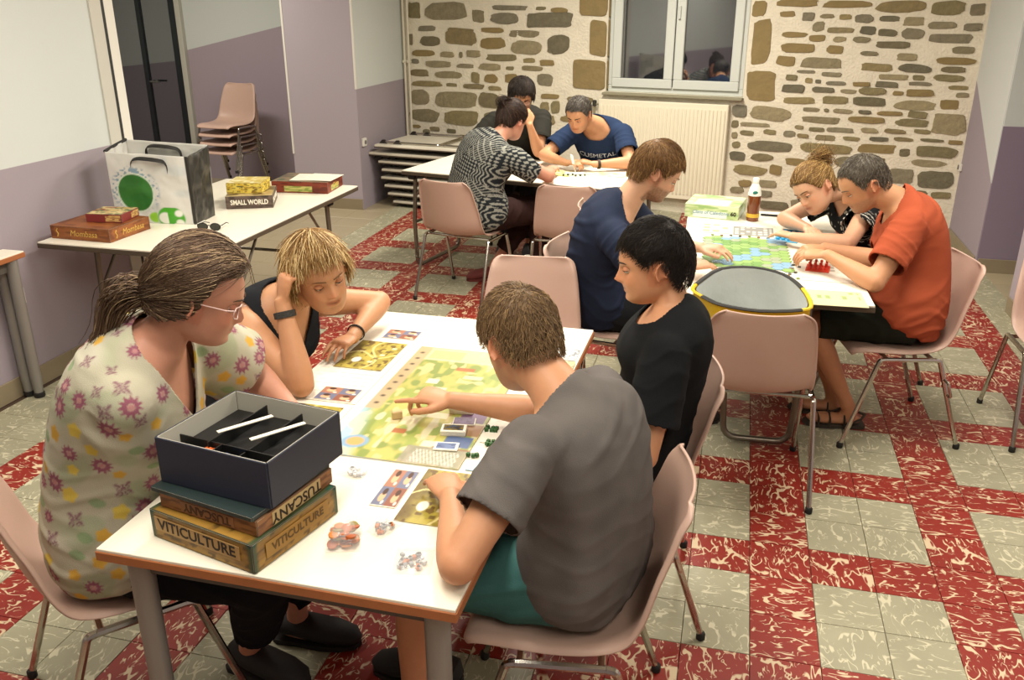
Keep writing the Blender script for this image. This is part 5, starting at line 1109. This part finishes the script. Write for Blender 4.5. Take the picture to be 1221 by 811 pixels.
def band(t, x, y, z, w, h, rot, txt, size, m, mt, flip=0, tn='lettering'):
    bd = MB().box((0, 0, 0), (w, h, .0012)).obj('title_band', m, t); bd.location = (x, y, z); bd.rotation_euler = rot
    text(tn, txt, size, mt, bd, (0, 0, .0011), (0, 0, R(180) if flip else 0), sx=1.05, bold=.0006); return bd
M_BAND = mat('parchment_band', '#b08d58', .6)
band(t, -.01, -.1372, .041, .25, .034, (R(90), R(0), 0), 'VITICULTURE', .036, M_BAND, M_DKINK)
band(t, .1522, .0, .037, .2, .036, (R(90), 0, R(90)), 'VITICULTURE', .026, mat('ochre_band', '#9a7434', .6), mat('dark_gold_ink', '#5a4018', .6))
t = thing('board_game_box', 'thinner copper brown game box lying upside down on the gold one', 'box', (vx+.004, vy+.012, TABZ+.0725), vz+R(2))
cop = img_field(23, ['#7a4f30', '#93643c', '#6a4227'], 5)
faces_box(t, 'box_body', .275, .25, .038, .0005, cop, None, mat('copper_card', '#6a4a30', .6))
band(t, 0, -.1262, .019, .15, .026, (R(90), 0, 0), 'TUSCANY', .028, mat('copper_band', '#8a6040', .6), mat('copper_ink', '#4a2f1c', .6), 1)
band(t, .1388, .0, .019, .16, .032, (R(90), 0, R(90)), 'TUSCANY', .034, mat('pale_band', '#b8a172', .6), M_DKINK, 1)
t = thing('box_lid', 'flat dark teal box lid under the navy box', 'box', (vx-.006, vy+.01, TABZ+.1115), R(-12))
faces_box(t, 'lid_body', .285, .257, .012, 0, img_field(25, ['#1f2b2b', '#2b3a38', '#182222'], 4), None, mat('teal_card', '#223030', .5))
t = thing('open_game_box', 'open navy game box with black insert on top of the stack', 'box', (vx+.006, vy+.045, TABZ+.1245), R(-9)); w, l, h, th = .295, .262, .108, .004
M_NAVY = mat('navy_card', '#262b3b', .55); M_INNER = mat('grey_card_lining', '#b3b0a4', .7)
for (nm, c, d) in (('box_wall', (0, -l/2, h/2), (w, th, h)), ('box_wall', (0, l/2, h/2), (w, th, h)), ('box_wall', (-w/2, 0, h/2), (th, l-th, h)), ('box_wall', (w/2, 0, h/2), (th, l-th, h)), ('box_bottom', (0, 0, .003), (w-.008, l-.008, .006))):
    MB().box(c, d, ch=.001).obj(nm, M_NAVY, t)
for (c, d) in (((0, -l/2+.003, h/2+.004), (w-.008, .0015, h-.009)), ((0, l/2-.003, h/2+.004), (w-.008, .0015, h-.009)), ((-w/2+.003, 0, h/2+.004), (.0015, l-.01, h-.009)), ((w/2-.003, 0, h/2+.004), (.0015, l-.01, h-.009))): MB().box(c, d).obj('lining', M_INNER, t)
ins = MB().box((0, 0, .034), (w-.012, l-.012, .054)).obj('insert_tray', M_BLK, t)
for (c, d) in (((-.05, .02, .074), (.003, l-.06, .034)), ((.05, .02, .074), (.003, l-.06, .028)), ((0, -.07, .074), (w-.02, .003, .028)), ((-.02, -.1, .074), (.003, .055, .028)), ((.05, -.1, .074), (.003, .055, .028))): MB().box(c, d).obj('divider', M_BLK, ins)
for x in (-.03, .06): MB().box((x, .02, .093), (.012, .13, .002), Matrix.Rotation(R(-28), 3, 'Z')).obj('white_strip', M_CARDW, t)
for k in range(9):
    MB().lathe([(.008, 0), (.0095, .001), (.0095, .006), (.007, .007)], (-.05+rg.uniform(-.02, .02), -.098+rg.uniform(-.014, .014), .063+.004*(k % 3)), 8).obj('orange_piece', mat('orange_wood', '#c25a26', .5), t, smooth=True)
    MB().box((.012+rg.uniform(-.02, .02), -.098+rg.uniform(-.014, .014), .068+.004*(k % 3)), (.013, .011, .01), Matrix.Rotation(rg.random()*3, 3, 'Z'), ch=.001).obj('blue_piece', mat('blue_wood', '#23427a', .5), t)
# ---- little clear bags of game pieces
m = mat('clear_plastic_bag', '#f2f2f2', .12, alpha=.22, spec=.8)
def clear_bag(label, x, y, w, l, h, rz, pieces, seed):
    t = thing('clear_plastic_bag', label, 'plastic bag', (x, y, TZ), rz); r = random.Random(seed); P = []
    for j in range(9):
        row = []
        for i in range(13):
            u, v = i/12*2-1, j/8*2-1; hh = h*max(0, (1-u**4))*max(0, (1-v**4)); row.append((u*w/2*(1-.06*r.random()), v*l/2, .002+hh*(.75+.3*r.random())))
        P.append(row)
    MB().grid(P).obj('film', m, t, smooth=True, ang=180); MB().box((0, l/2+.006, .0015), (w*.95, .014, .001)).obj('zip_strip', m, t)
    for k in range(pieces[0]):
        c = pieces[1][k % len(pieces[1])]; a, b = r.uniform(-.32, .32)*w, r.uniform(-.32, .32)*l; z = .002+.006*(k % max(1, int(h/.008)))
        q = MB()
        if pieces[2] == 'disc': q.lathe([(.011, 0), (.012, .001), (.012, .004), (.01, .005)], (a, b, z), 12, Matrix.Rotation(r.uniform(-.5, .5), 3, 'X'))
        else: q.box((a, b, z+.004), (.01, .007+.004*r.random(), .007), Matrix.Rotation(r.random()*3, 3, 'Z'), ch=.0008)
        q.obj('game_piece', mat('piece_'+c[1:], c, .45), t, smooth=pieces[2] == 'disc')
clear_bag('clear bag bulging with orange discs beside the game boxes', -.76, 1.485, .075, .085, .04, R(20), (26, ['#b5622a', '#a8521f', '#8a7a3a', '#c27a3a'], 'disc'), 1)
clear_bag('small clear bag with a few orange pieces beside the bulging bag', -.695, 1.55, .05, .06, .018, R(-20), (14, ['#c2703a', '#8e8e92', '#bfc0c2'], 'bit'), 2)
clear_bag('flat clear bag of grey and orange pieces near the table end', -.585, 1.45, .085, .085, .014, R(12), (26, ['#74757a', '#b9babd', '#b8622e', '#8e8f94'], 'bit'), 3)
clear_bag('clear bag of white pieces next to the map board', -.86, 1.765, .085, .045, .012, R(-5), (16, ['#cfcfd0', '#e2e2e0', '#aeb1b8'], 'bit'), 4)
# ---- table with the hexagonal game
T2 = lambda x, y: (x, y, TZ)
t = thing('hex_board', 'green and blue hexagonal tile game board', 'game board', (.085, 4.11, TZ), R(2)); hb = MB(); rr = .029
for i in range(-4, 5):
    for j in range(-5, 6):
        x = i*rr*1.5; y = (j+.5*(i % 2))*rr*1.732; n = mnoise.noise((i*.33+2, j*.33, 5)); n2 = rg.random()
        hb.col = srgb('#7c9fb8') if n < -.16 else srgb('#86a561') if n2 < .55 else srgb('#6c9150') if n2 < .8 else srgb('#949e84')
        hb.prism([(x+rr*.96*math.cos(R(60*k)), y+rr*.96*math.sin(R(60*k))) for k in range(6)], .001, .004+.0008*n2)
tag(hb.obj('hex_tiles', M_PRINT, t, cols=True), kind='stuff')
for (a, b) in ((-.065, -.14), (.065, -.14), (-.065, .13), (.065, .13)): MB().box((a, b, .0008), (.126, .265, .0014)).obj('board_panel', mat('grey_board', '#a9a99c', .6), t)
def cells(bg, fg, nx, ny, fx=.5):
    return lambda u, v: mixc(np.repeat(L3(bg)[None], len(u), 0), L3(fg), (((u*nx) % 1 > .25) & ((v*ny) % 1 > .35) & (vnoise(u*nx//1, v*ny//1, 3.3, 5) > 1-fx)).astype(float)*rect(u, v, .05, .08, .95, .92))
card('goods_board', 'grey goods board behind the hexagonal board next to the bottle', 'game board', .02, .22, 4.46, 4.64, cells('#8b8b86', '#d3d1c8', 7, 4, .7), 56, 40)
card('contract_cards', 'cream contract cards behind the hexagonal board', 'cards', -.145, .0, 4.47, 4.67, cells('#d9d3bd', '#a79f84', 3, 3, .7), 48, 48)
card('token_board', 'narrow strip of small tokens left of the hexagonal board', 'game board', -.205, -.125, 3.76, 3.93, cells('#dad6c8', '#8f8f7c', 4, 6, .7), 40, 50)
card('help_sheet', 'pale printed player sheet by the bearded person in navy', 'sheet', -.215, -.135, 4.02, 4.2, sheet_fn(8), 30, 50)
card('player_sheet', 'lime cream player board overhanging the table end by the yellow bag', 'game board', .29, .545, 3.415, 3.61, cells('#c9c79a', '#8fa06a', 8, 3, .35), 64, 44, rz=R(3), dz=.001)
card('score_tray', 'grey tray mat beside the mouth of the yellow bag', 'game mat', -.06, .22, 3.62, 3.82, cells('#a8a79c', '#4c4c48', 5, 3, .3), 60, 40)
card('player_sheet', 'white player board under the hands of the orange t-shirt', 'game board', .30, .52, 3.74, 4.16, cells('#dedacd', '#a9a596', 4, 9, .3), 50, 80)
t = thing('blue_player_mat', 'blue player mat covered with little blue pieces', 'game mat', (.30, 4.50, TZ), R(-14)); MB().box((0, 0, .001), (.12, .26, .002)).obj('mat_card', mat('blue_card', '#4f9cc0', .5), t)
for i in range(4):
    for j in range(6): MB().box((-.04+i*.026, -.1+j*.038, .006), (.012, .014, .01), Matrix.Rotation(rg.random(), 3, 'Z'), ch=.001).obj('blue_token', mat('cyan_wood', '#2f9ed0', .4), t)
t = thing('red_player_rack', 'row of red wooden pieces standing on a red card', 'game pieces', (.395, 3.93, TZ+.002), R(-8)); MB().box((0, 0, .001), (.10, .11, .002)).obj('rack_card', mat('red_card', '#c23a24', .5), t)
for i in range(8):
    MB().lathe([(.009, 0), (.009, .004), (.005, .01), (.0045, .02), (.007, .024), (.005, .031)], (-.035+(i % 4)*.023, .03-(i//4)*.05, .002), 8).obj('red_token', mat('red_wood', '#c42f1c', .4), t, smooth=True)
for k in range(16):
    o = MB().lathe([(.007, 0), (.008, .001), (.008, .005), (.006, .006)], n=8).obj('game_token', mat('token_%d' % (k % 4), ['#4b4a3c', '#7b8a4a', '#8a6a3c', '#5f5f5a'][k % 4], .5), smooth=True); o.location = (.27+rg.uniform(-.02, .05), 3.72+k*.03, TZ+.001) if k < 9 else (-.08+(k-9)*.045, 4.425+rg.uniform(-.012, .012), TZ+.001)
    tag(o, 'small round %s token %s the hexagonal board' % (['dark brown', 'olive green', 'tan', 'grey'][k % 4], 'beside' if k < 9 else 'behind'), 'game piece', 'loose tokens by the hexagonal board')
t = thing('board_game_box', 'pale green landscape game box beside the bottle', 'box', (-.085, 4.925, TABZ), R(-8))
land = lambda u, v: mixc(img_field(31, ['#9fb37a', '#c3cfa4', '#8aa76a'], 4)(u, v), L3('#cfdcd8'), rect(u, v, .16, .05, .8, .55)*.9)
faces_box(t, 'box_body', .29, .27, .072, .0005, land, land, mat('pale_card', '#b9c4ae', .6))
text('lettering', 'Clans of Caledonia', .026, mat('slate_ink', '#5f7f92', .6), t, (-.005, -.1362, .032), (R(90), 0, 0), shear=.2); text('number_mark', '60', .03, M_DKINK, t, (.118, -.1362, .032), (R(90), 0, 0), bold=.001)
t = thing('drink_bottle', 'plastic bottle of brown iced tea with white cap on the game table', 'bottle', (.115, 4.80, TABZ), .3)
MB().lathe([(.026, 0), (.033, .004), (.034, .02), (.032, .05), (.034, .07), (.034, .14), (.033, .15), (.026, .18), (.014, .2), (.013, .21)], n=24).obj('bottle_body', mat('tea_plastic', '#6a3512', .12, coat=.6, var=.2, vscale=14), t, smooth=True)
MB().lathe([(.0345, .138), (.0345, .150), (.027, .18), (.0155, .202)], n=24).obj('shoulder_label', mat('label_white', '#dfe3da', .4), t, smooth=True)
MB().lathe([(.0155, .203), (.0165, .205), (.0165, .228), (.015, .231)], n=20).obj('cap', mat('white_cap', '#e8e6de', .4), t, smooth=True)
MB().ell((-.009, -.0325, .158), (.014, .004, .009), None, 12, 8).obj('green_badge', mat('teal_badge', '#1f6f66', .5), t, smooth=True)
MB().lathe([(.0346, .022), (.0346, .042)], n=24).obj('yellow_band', mat('yellow_label', '#c2a033', .4), t, smooth=True)
o = MB().tube([(-.06, 0, .006), (.05, 0, .006), (.062, 0, .006)], [.006, .006, .002], 8).obj('black_pen', M_BLK, smooth=True); o.location = (.22, 4.925, TZ); o.rotation_euler = (0, 0, -.1); tag(o, 'black pen lying beside the drink bottle', 'pen')
# ---- far table
card('map_sheet', 'yellow green map sheet between the three players at the far table', 'game board', -1.33, -1.05, 5.80, 6.02, img_field(41, ['#c9c08a', '#b5b36c', '#dcd6b2', '#8d9a58'], 7), 60, 50, rz=R(-11))
card('player_sheet', 'pale yellow sheet by the elbow of the writing person', 'sheet', -.98, -.70, 5.86, 6.0, img_field(43, ['#d6d0b0', '#c3c083', '#e2dcc6'], 6), 60, 40, rz=R(-11))
card('score_pad', 'small white score pad under the writing hand', 'sheet', -1.13, -1.0, 5.86, 5.95, sheet_fn(9), 40, 30, rz=R(8), dz=.003)
for k in range(6):
    o = MB().box((0, 0, .006), (.012, .012, .012), ch=.001).obj('game_cube', mat('olive_cube', '#3f4a2c', .5)); o.location = (-1.12+k*.028, 5.80+.02*(k % 3), TZ+.002); o.rotation_euler = (0, 0, k); tag(o, 'tiny dark cube on the map sheet of the far table', 'game piece', 'dark cubes on the far table')
o = MB().tube([(0, 0, 0), (.02, .004, .11), (.022, .0045, .125)], [.005, .011, .006], 10).obj('marker_pen', mat('white_pen', '#e8e4da', .4), smooth=True); o.location = (-1.065, 5.955, TZ+.004); o.rotation_euler = (R(12), R(-25), 0); tag(o, 'thick white marker pen held by the writing person', 'pen')
# ---- side table: shopping bag, boxes, sunglasses
BW = lambda h: L3(h)
t = thing('shopping_bag', 'large white shopping bag with green disc and black side on the folding table', 'bag', (-2.975, 4.06, TABZ), R(7)); bw, bl, bh = .45, .22, .385
def bag_fn(u, v):
    C = np.repeat(L3('#d5d4ce')[None], len(u), 0); C = mixc(C, L3('#b9c2c4'), .5*ss(.5, .8, vnoise(u, v, 6, 3)))
    d = np.sqrt(((u-.30)/.24)**2+((v-.44)/.30)**2); C = mixc(C, L3('#5f87a0'), .8*ss(1.35, 1.1, d)*(vnoise(u, v, 34, 2) > .55)*ss(.2, .55, v+.1)); C = mixc(C, L3('#cfdccb'), ss(.98, .93, d)); C = mixc(C, L3('#2f6b2c'), ss(.9, .86, d)); C = mixc(C, L3('#3f7d38'), .5*ss(.9, .86, d)*ss(.4, .7, vnoise(u, v, 9, 6)))
    C = mixc(C, L3('#4aa32c'), disc(u, v, .70, .09, .17)*(v < .24)); C = mixc(C, L3('#e4e6dc'), disc(u, v, .63, .085, .085)*(u < .66)); C = mixc(C, L3('#e4e6dc'), disc(u, v, .80, .16, .05)+disc(u, v, .80, .02, .05)); C = mixc(C, L3('#8cc23a'), disc(u, v, .5, .09, .075)*(u < .53))
    C = mixc(C, L3('#2b2a26'), ss(.955, .965, u)); return C
def black_fn(u, v): return mixc(np.repeat(L3('#2c2b27')[None], len(u), 0), L3('#4a4740'), ss(.5, .8, vnoise(u, v, 7, 3)))
def white_fn(u, v): return mixc(np.repeat(L3('#cfcdc6')[None], len(u), 0), L3('#b2b1ab'), ss(.4, .8, vnoise(u, v, 6, 9)))
def soft_panel(name, A, B, C_, D, fn, parent, nx=60, ny=50, amp=.006, seed=1, m=None):
    """a slightly crumpled panel between four corners (A,B bottom, D,C top)"""
    A, B, C_, D = (va(*p) for p in (A, B, C_, D)); n = unit(np.cross(B-A, D-A)); us, vs = np.meshgrid(np.linspace(0, 1, nx+1), np.linspace(0, 1, ny+1)); u, v = us.ravel(), vs.ravel()
    P = A*((1-u)*(1-v))[:, None]+B*(u*(1-v))[:, None]+C_*(u*v)[:, None]+D*((1-u)*v)[:, None]; e = np.minimum(np.minimum(u, 1-u), np.minimum(v, 1))*8; P = P+n*(amp*(vnoise(u, v, 5, seed)-.5)*2*np.clip(e, 0, 1)+amp*.5*(vnoise(u, v, 13, seed+3)-.5)*np.clip(e, 0, 1))[:, None]
    q = np.arange((nx+1)*(ny+1)).reshape(ny+1, nx+1); F = np.stack([q[:-1, :-1], q[:-1, 1:], q[1:, 1:], q[1:, :-1]], -1).reshape(-1, 4)
    o = mk(name, np_mesh(name, P, F, fn(u, v)), m or cmat('woven_plastic', .4, bump=.2, bscale=60, spec=.4), parent); md = o.modifiers.new('t', 'SOLIDIFY'); md.thickness = .0025; return o
a, b, c = bw/2, bl/2, bh
soft_panel('front_panel', (-a, -b, 0), (a, -b, 0), (a-.01, -b+.01, c-.03), (-a-.0, -b-.01, c-.01), bag_fn, t, 90, 80, .007, 2)
soft_panel('back_panel', (a, b, 0), (-a, b, 0), (-a-.01, b, c+.02), (a+.01, b, c), white_fn, t, 50, 40, .008, 3)
soft_panel('side_panel', (a, -b, 0), (a, b, 0), (a+.01, b, c), (a-.01, -b+.01, c-.03), black_fn, t, 50, 50, .012, 4)
soft_panel('side_panel', (-a, b, 0), (-a, -b, 0), (-a, -b-.01, c-.01), (-a-.01, b, c+.02), white_fn, t, 50, 50, .01, 5)
MB().box((0, 0, .002), (bw, bl, .004)).obj('bag_base', mat('bag_base', '#c9c8c2', .6), t)
for (y, z, x0) in ((b-.008, c+.005, -.12), (-b+.015, c-.03, -.1)):
    MB().tube(fillet([(x0, y, z-.1), (x0+.01, y-.02, z-.02), (x0+.07, y-.05, z-.005), (x0+.16, y-.05, z-.012), (x0+.2, y-.01, z-.03), (x0+.2, y, z-.1)], .03), .014, 6, flat=.25).obj('handle', mat('black_webbing', '#1f1e1c', .7), t, smooth=True)
MB().tube([(-a, -b-.008, c-.008), (-a-.01, 0, c+.005), (-a-.008, b, c+.02)], .008, 6).obj('hem', mat('black_webbing', '#1f1e1c', .7), t, smooth=True)
t = thing('board_game_box', 'brown game box with script title under a smaller red box', 'box', (-3.1, 3.695, TABZ), R(-2)); momb = img_field(51, ['#7a4622', '#8d5329', '#6b3a1c'], 4)
faces_box(t, 'box_body', .35, .30, .066, .0005, momb, momb, mat('brown_card', '#6a3f22', .6))
text('lettering', 'Mombasa', .042, M_GOLD, t, (.02, -.1512, .033), (R(90), 0, 0), shear=.25); text('lettering', 'Mombasa', .042, M_GOLD, t, (.1762, .02, .033), (R(90), 0, R(90)), shear=.25)
for (x, y, rz) in ((-.135, -.1512, 0), (.1762, -.105, 90)): MB().tube([(0, 0, -.02), (.006, 0, -.005), (-.004, 0, .008), (.004, 0, .02)], .003, 5).obj('ornament', M_GOLD, t, loc=(x, y, .033), rot=(0, 0, R(rz)))
t = thing('board_game_box', 'small red and cream game box lying on the brown one', 'box', (-3.06, 3.745, TABZ+.067), R(8)); faces_box(t, 'box_body', .19, .17, .042, .0005, lambda u, v: mixc(np.repeat(L3('#7d2f2c')[None], len(u), 0), L3('#c9a663'), rect(u, v, .55, .1, .98, .9)*ss(.35, .5, vnoise(u, v, 12, 2))), img_field(53, ['#b99a5c', '#d3c08a', '#8a4a30', '#5f6f4a'], 5), mat('maroon_card', '#5c2a28', .6))
t = thing('board_game_box', 'grey brown game box with white title behind the shopping bag', 'box', (-2.72, 4.52, TABZ), R(24)); faces_box(t, 'box_body', .26, .28, .072, .0005, img_field(55, ['#4e4038', '#63534a', '#3f342e'], 4), img_field(57, ['#a58d5a', '#bba878', '#6b5a3a'], 4), mat('umber_card', '#4a3d35', .6))
text('lettering', 'SMALL WORLD', .038, M_CARDW, t, (0.0, -.1412, .036), (R(90), 0, 0), sx=.8, bold=.0012); text('lettering', 'SMALL WORLD', .038, M_CARDW, t, (.1312, 0, .036), (R(90), 0, R(90)), sx=.85, bold=.0012)
t = thing('board_game_box', 'yellow patterned small box on the grey brown one behind the bag', 'box', (-2.745, 4.54, TABZ+.0725), R(14)); faces_box(t, 'box_body', .2, .2, .06, .0005, img_field(59, ['#c9a83a', '#dcc75a', '#8a6a2c', '#5f5a2c'], 6), img_field(61, ['#cdbd7a', '#b9a23c', '#e0d7a8'], 5), mat('mustard_card', '#8c7430', .6))
t = thing('board_game_box', 'open red brown game box at the far corner of the folding table', 'box', (-2.60, 4.99, TABZ), R(6)); faces_box(t, 'box_body', .36, .28, .07, .0005, lambda u, v: mixc(img_field(63, ['#6b2b1c', '#7f3724', '#5c2418'], 4)(u, v), mixc(np.repeat(L3('#b9b46a')[None], len(u), 0), L3('#7d8a3c'), ss(.4, .6, vnoise(u, v, 16, 3))), rect(u, v, .22, .08, .72, .62)), img_field(65, ['#5c4a3a', '#7d6a50', '#3f4a34'], 5), mat('red_brown_card', '#5c2a1e', .6))
text('lettering', 'Cuba', .045, M_GOLD, t, (.1812, 0, .035), (R(90), 0, R(90)), shear=.3)
for k, (x, y, rz) in enumerate(((.02, .0, 4), (.1, .01, -3))):
    o = paint_plane('rule_sheet', .2, .22, 40, 40, sheet_fn(20+k), M_PRINT, None, (-2.60+x*.99, 4.99+y, TABZ+.0725+.0022*k), (0, 0, R(6+rz)), .0015); tag(o, ['white rules sheet lying on the open red brown box', 'second white rules sheet overlapping on the red brown box'][k], 'sheet', 'rules sheets')
t = thing('sunglasses', 'black sunglasses lying beside the shopping bag', 'sunglasses', (-2.605, 3.885, TZ), R(8)); M_LENS = mat('dark_lens', '#1c2016', .08, spec=.8)
for s in (-1, 1):
    fr = [(s*.034+.027*math.cos(a)*(1 if abs(math.cos(a)) < .7 else 1.0), 0, .019+.018*math.sin(a)) for a in np.linspace(0, 2*math.pi, 17)]; MB().tube(fr, .0028, 6, cap=False).obj('rim', M_BLK, t, smooth=True)
    MB().prism([(s*.034+.026*math.cos(a), .019+.017*math.sin(a)) for a in np.linspace(0, 2*math.pi, 16, endpoint=False)], -.0008, .0008, Matrix.Rotation(R(90), 3, 'X')).obj('lens', M_LENS, t)
    MB().tube([(s*.062, 0, .026), (s*.066, .01, .026), (s*.06, .08, .024), (s*.052, .12, .010)], .0024, 6).obj('temple_arm', M_BLK, t, smooth=True)
MB().tube([(-.008, 0, .024), (0, -.003, .027), (.008, 0, .024)], .0025, 6).obj('bridge', M_BLK, t, smooth=True)
# ---- yellow bag on the chair
t = thing('shopping_bag', 'open yellow shopping bag with pale lining standing on a chair', 'bag', (.12, 3.25, .454), R(4))
rim0 = [(-.235, .0, .39), (-.21, .07, .40), (-.13, .19, .425), (0, .22, .43), (.11, .17, .42), (.17, .05, .40), (.185, -.12, .385), (.15, -.155, .372), (.0, -.2, .372), (-.13, -.16, .375), (-.185, -.10, .38), (-.225, -.04, .385)]
crm = lambda a, b, c, d, f: tuple(.5*(2*b[k]+(c[k]-a[k])*f+(2*a[k]-5*b[k]+4*c[k]-d[k])*f*f+(3*b[k]-a[k]-3*c[k]+d[k])*f**3)for k in range(3))
rim0 = [(x, y*.84, z-.016) for x, y, z in rim0]
rim = [crm(*(rim0[(i+j) % 12] for j in (-1, 0, 1, 2)), f) for i in range(12) for f in (0, .33, .67)]
n = len(rim); base = [(max(-.165, min(.165, x)), max(.015, min(.17, y)), .004) for x, y, z in rim]; M_YEL = mat('yellow_bag', '#c9a91c', .4, bump=.3, bscale=30, var=.1); M_LIN = mat('pale_lining', '#b9bdba', .5, bump=.25, bscale=25)
def bagwall(inset, m, name):
    P = []
    for k in range(8):
        f = k/7; row = []
        for i in range(n+1):
            a_, b_ = va(*base[i % n]), va(*rim[i % n]); p = a_*(1-f)+b_*f; cdir = unit(va(p[0], p[1], 0)); row.append(tuple(p-cdir*inset+cdir*.01*math.sin(f*3.1)*math.sin(i*.8+k)))
        P.append(row)
    o = MB().grid(P).obj(name, m, t, smooth=True, ang=180); return o
bagwall(0, M_YEL, 'outer_wall'); bagwall(.013, M_LIN, 'lining'); MB().prism([(x, y) for x, y, z in base], .001, .004).obj('bag_base', M_LIN, t)
for (i0, i1) in ((2, 15), (21, 31)): MB().tube([rim[i] for i in range(i0, i1+1)], .011, 6, flat=.5).obj('hem', mat('black_webbing', '#1f1e1c', .7), t, smooth=True)
MB().tube([rim[i] for i in range(15, 22)], .008, 6, flat=.6).obj('yellow_hem', M_YEL, t, smooth=True); MB().tube([rim[i % 36] for i in range(31, 39)], .008, 6, flat=.6).obj('yellow_hem', M_YEL, t, smooth=True)
# ================================================================ what people wear
def glasses(pk, label, m, sc=1):
    K = PEOPLE[pk][1]; Hp, HM = K['Hp'], K['HM']; W3 = lambda p: tuple(va(*p) @ HM.T+Hp)
    o = thing('eyeglasses', label, 'glasses', tuple(Hp)); q = lambda p: tuple(va(*W3(p))-Hp)
    for s in (-1, 1):
        MB().tube([q((.098-.35*abs(.028*math.cos(a)*.4)-(.006 if s*math.cos(a) > .5 else 0), s*.032+.026*math.cos(a), .004+.0185*math.sin(a))) for a in np.linspace(0, 2*math.pi, 19)], .0014, 6, cap=False).obj('rim', m, o, smooth=True)
        MB().add([q((.0955, s*.032+.025*math.cos(a), .004+.0178*math.sin(a))) for a in np.linspace(0, 2*math.pi, 16, endpoint=False)], [tuple(range(16))]).obj('lens', mat('clear_lens', '#f2f2f2', .05, alpha=.12, spec=.9), o)
        MB().tube([q(p) for p in ((.09, s*.060, .012), (.07, s*.078, .013), (.0, s*.086, .012), (-.02, s*.084, -.004))], .0015, 6).obj('temple_arm', m, o, smooth=True)
    MB().tube([q(p) for p in ((.1, -.008, .008), (.106, 0, .011), (.1, .008, .008))], .0014, 6).obj('bridge', m, o, smooth=True)
glasses('A', 'pale pink rimmed glasses on the person in the floral blouse', mat('pale_rim', '#d8b9b2', .3)); glasses('I', 'dark rimmed glasses on the person with a hand at the mouth', mat('dark_rim', '#26211e', .4))
def cuff(pk, side, name, label, cat, t0, r, m, w=.012, flat=1):
    S_, el, wr, A = PEOPLE[pk][1]['AR'][side]; u = unit(wr-el); c = wr-u*t0; a = unit(np.cross(u, va(.2, .3, .9))); b = np.cross(u, a); vs = []; 
    prof = [(r, -w/2), (r+.003, -w/2+.001), (r+.003, w/2-.001), (r, w/2)]; k = 20; Q = MB(); n_ = len(prof)
    for (rr_, h_) in prof: vs += [tuple(u*h_+(a*math.cos(2*math.pi*j/k)+b*math.sin(2*math.pi*j/k))*rr_) for j in range(k)]
    Q.add(vs, [(i*k+j, i*k+(j+1) % k, ((i+1) % n_)*k+(j+1) % k, ((i+1) % n_)*k+j) for i in range(n_) for j in range(k)]); o = Q.obj(name, m, smooth=True); o.location = tuple(c); tag(o, label, cat); return o, c, u, a, b
cuff('B', 'R', 'wrist_band', 'dark braided band on the raised wrist of the blonde person', 'bracelet', .035, .0295, mat('grey_weave', '#33322f', .8, bump=.6, bscale=200), .02)
cuff('B', 'L', 'hair_tie', 'black hair tie on the lower wrist of the blonde person', 'bracelet', .03, .028, mat('black_elastic', '#151312', .8), .008)
cuff('J', 'L', 'wrist_watch', 'dark watch strap on the writing person', 'watch', .03, .03, mat('brown_strap', '#2b1d18', .6), .02)
K = PEOPLE['J'][1]; 
def chest_text(pk, s, size, m, up, side=0, rot=0):
    K = PEOPLE[pk][1]; root = PEOPLE[pk][0]; sh = [o for o in root.children if o.name.startswith('t_shirt')][0]; n_ = len(sh.data.vertices); V = np.empty(n_*3, np.float32); sh.data.vertices.foreach_get('co', V); V = V.reshape(-1, 3)+K['off']
    tm = text('shirt_lettering', s, size, m, root, (0, 0, 0), ext=0); me = tm.data; T_, sd, ft = K['NT'], K['Nsd'], K['Nft']; o0 = K['neck']-T_*up-sd*side
    R_ = V-o0; a = R_ @ sd; b = R_ @ T_; f = R_ @ ft; front = f > -.06; cr, sr = math.cos(rot), math.sin(rot)
    for v in me.vertices:
        x, y = -(v.co.x*cr-v.co.y*sr), v.co.x*sr+v.co.y*cr; x = -x if True else x; d = (a-(-x if False else x))**2+(b-y)**2; d[~front] = 9; i = int(np.argmin(d)); p = o0+sd*x+T_*y+ft*(f[i]+.009); v.co = tuple(p-K['off'])
    return tm
chest_text('J', 'CUSMETAL', .055, mat('shirt_print_white', '#c9cdd0', .7), .145)
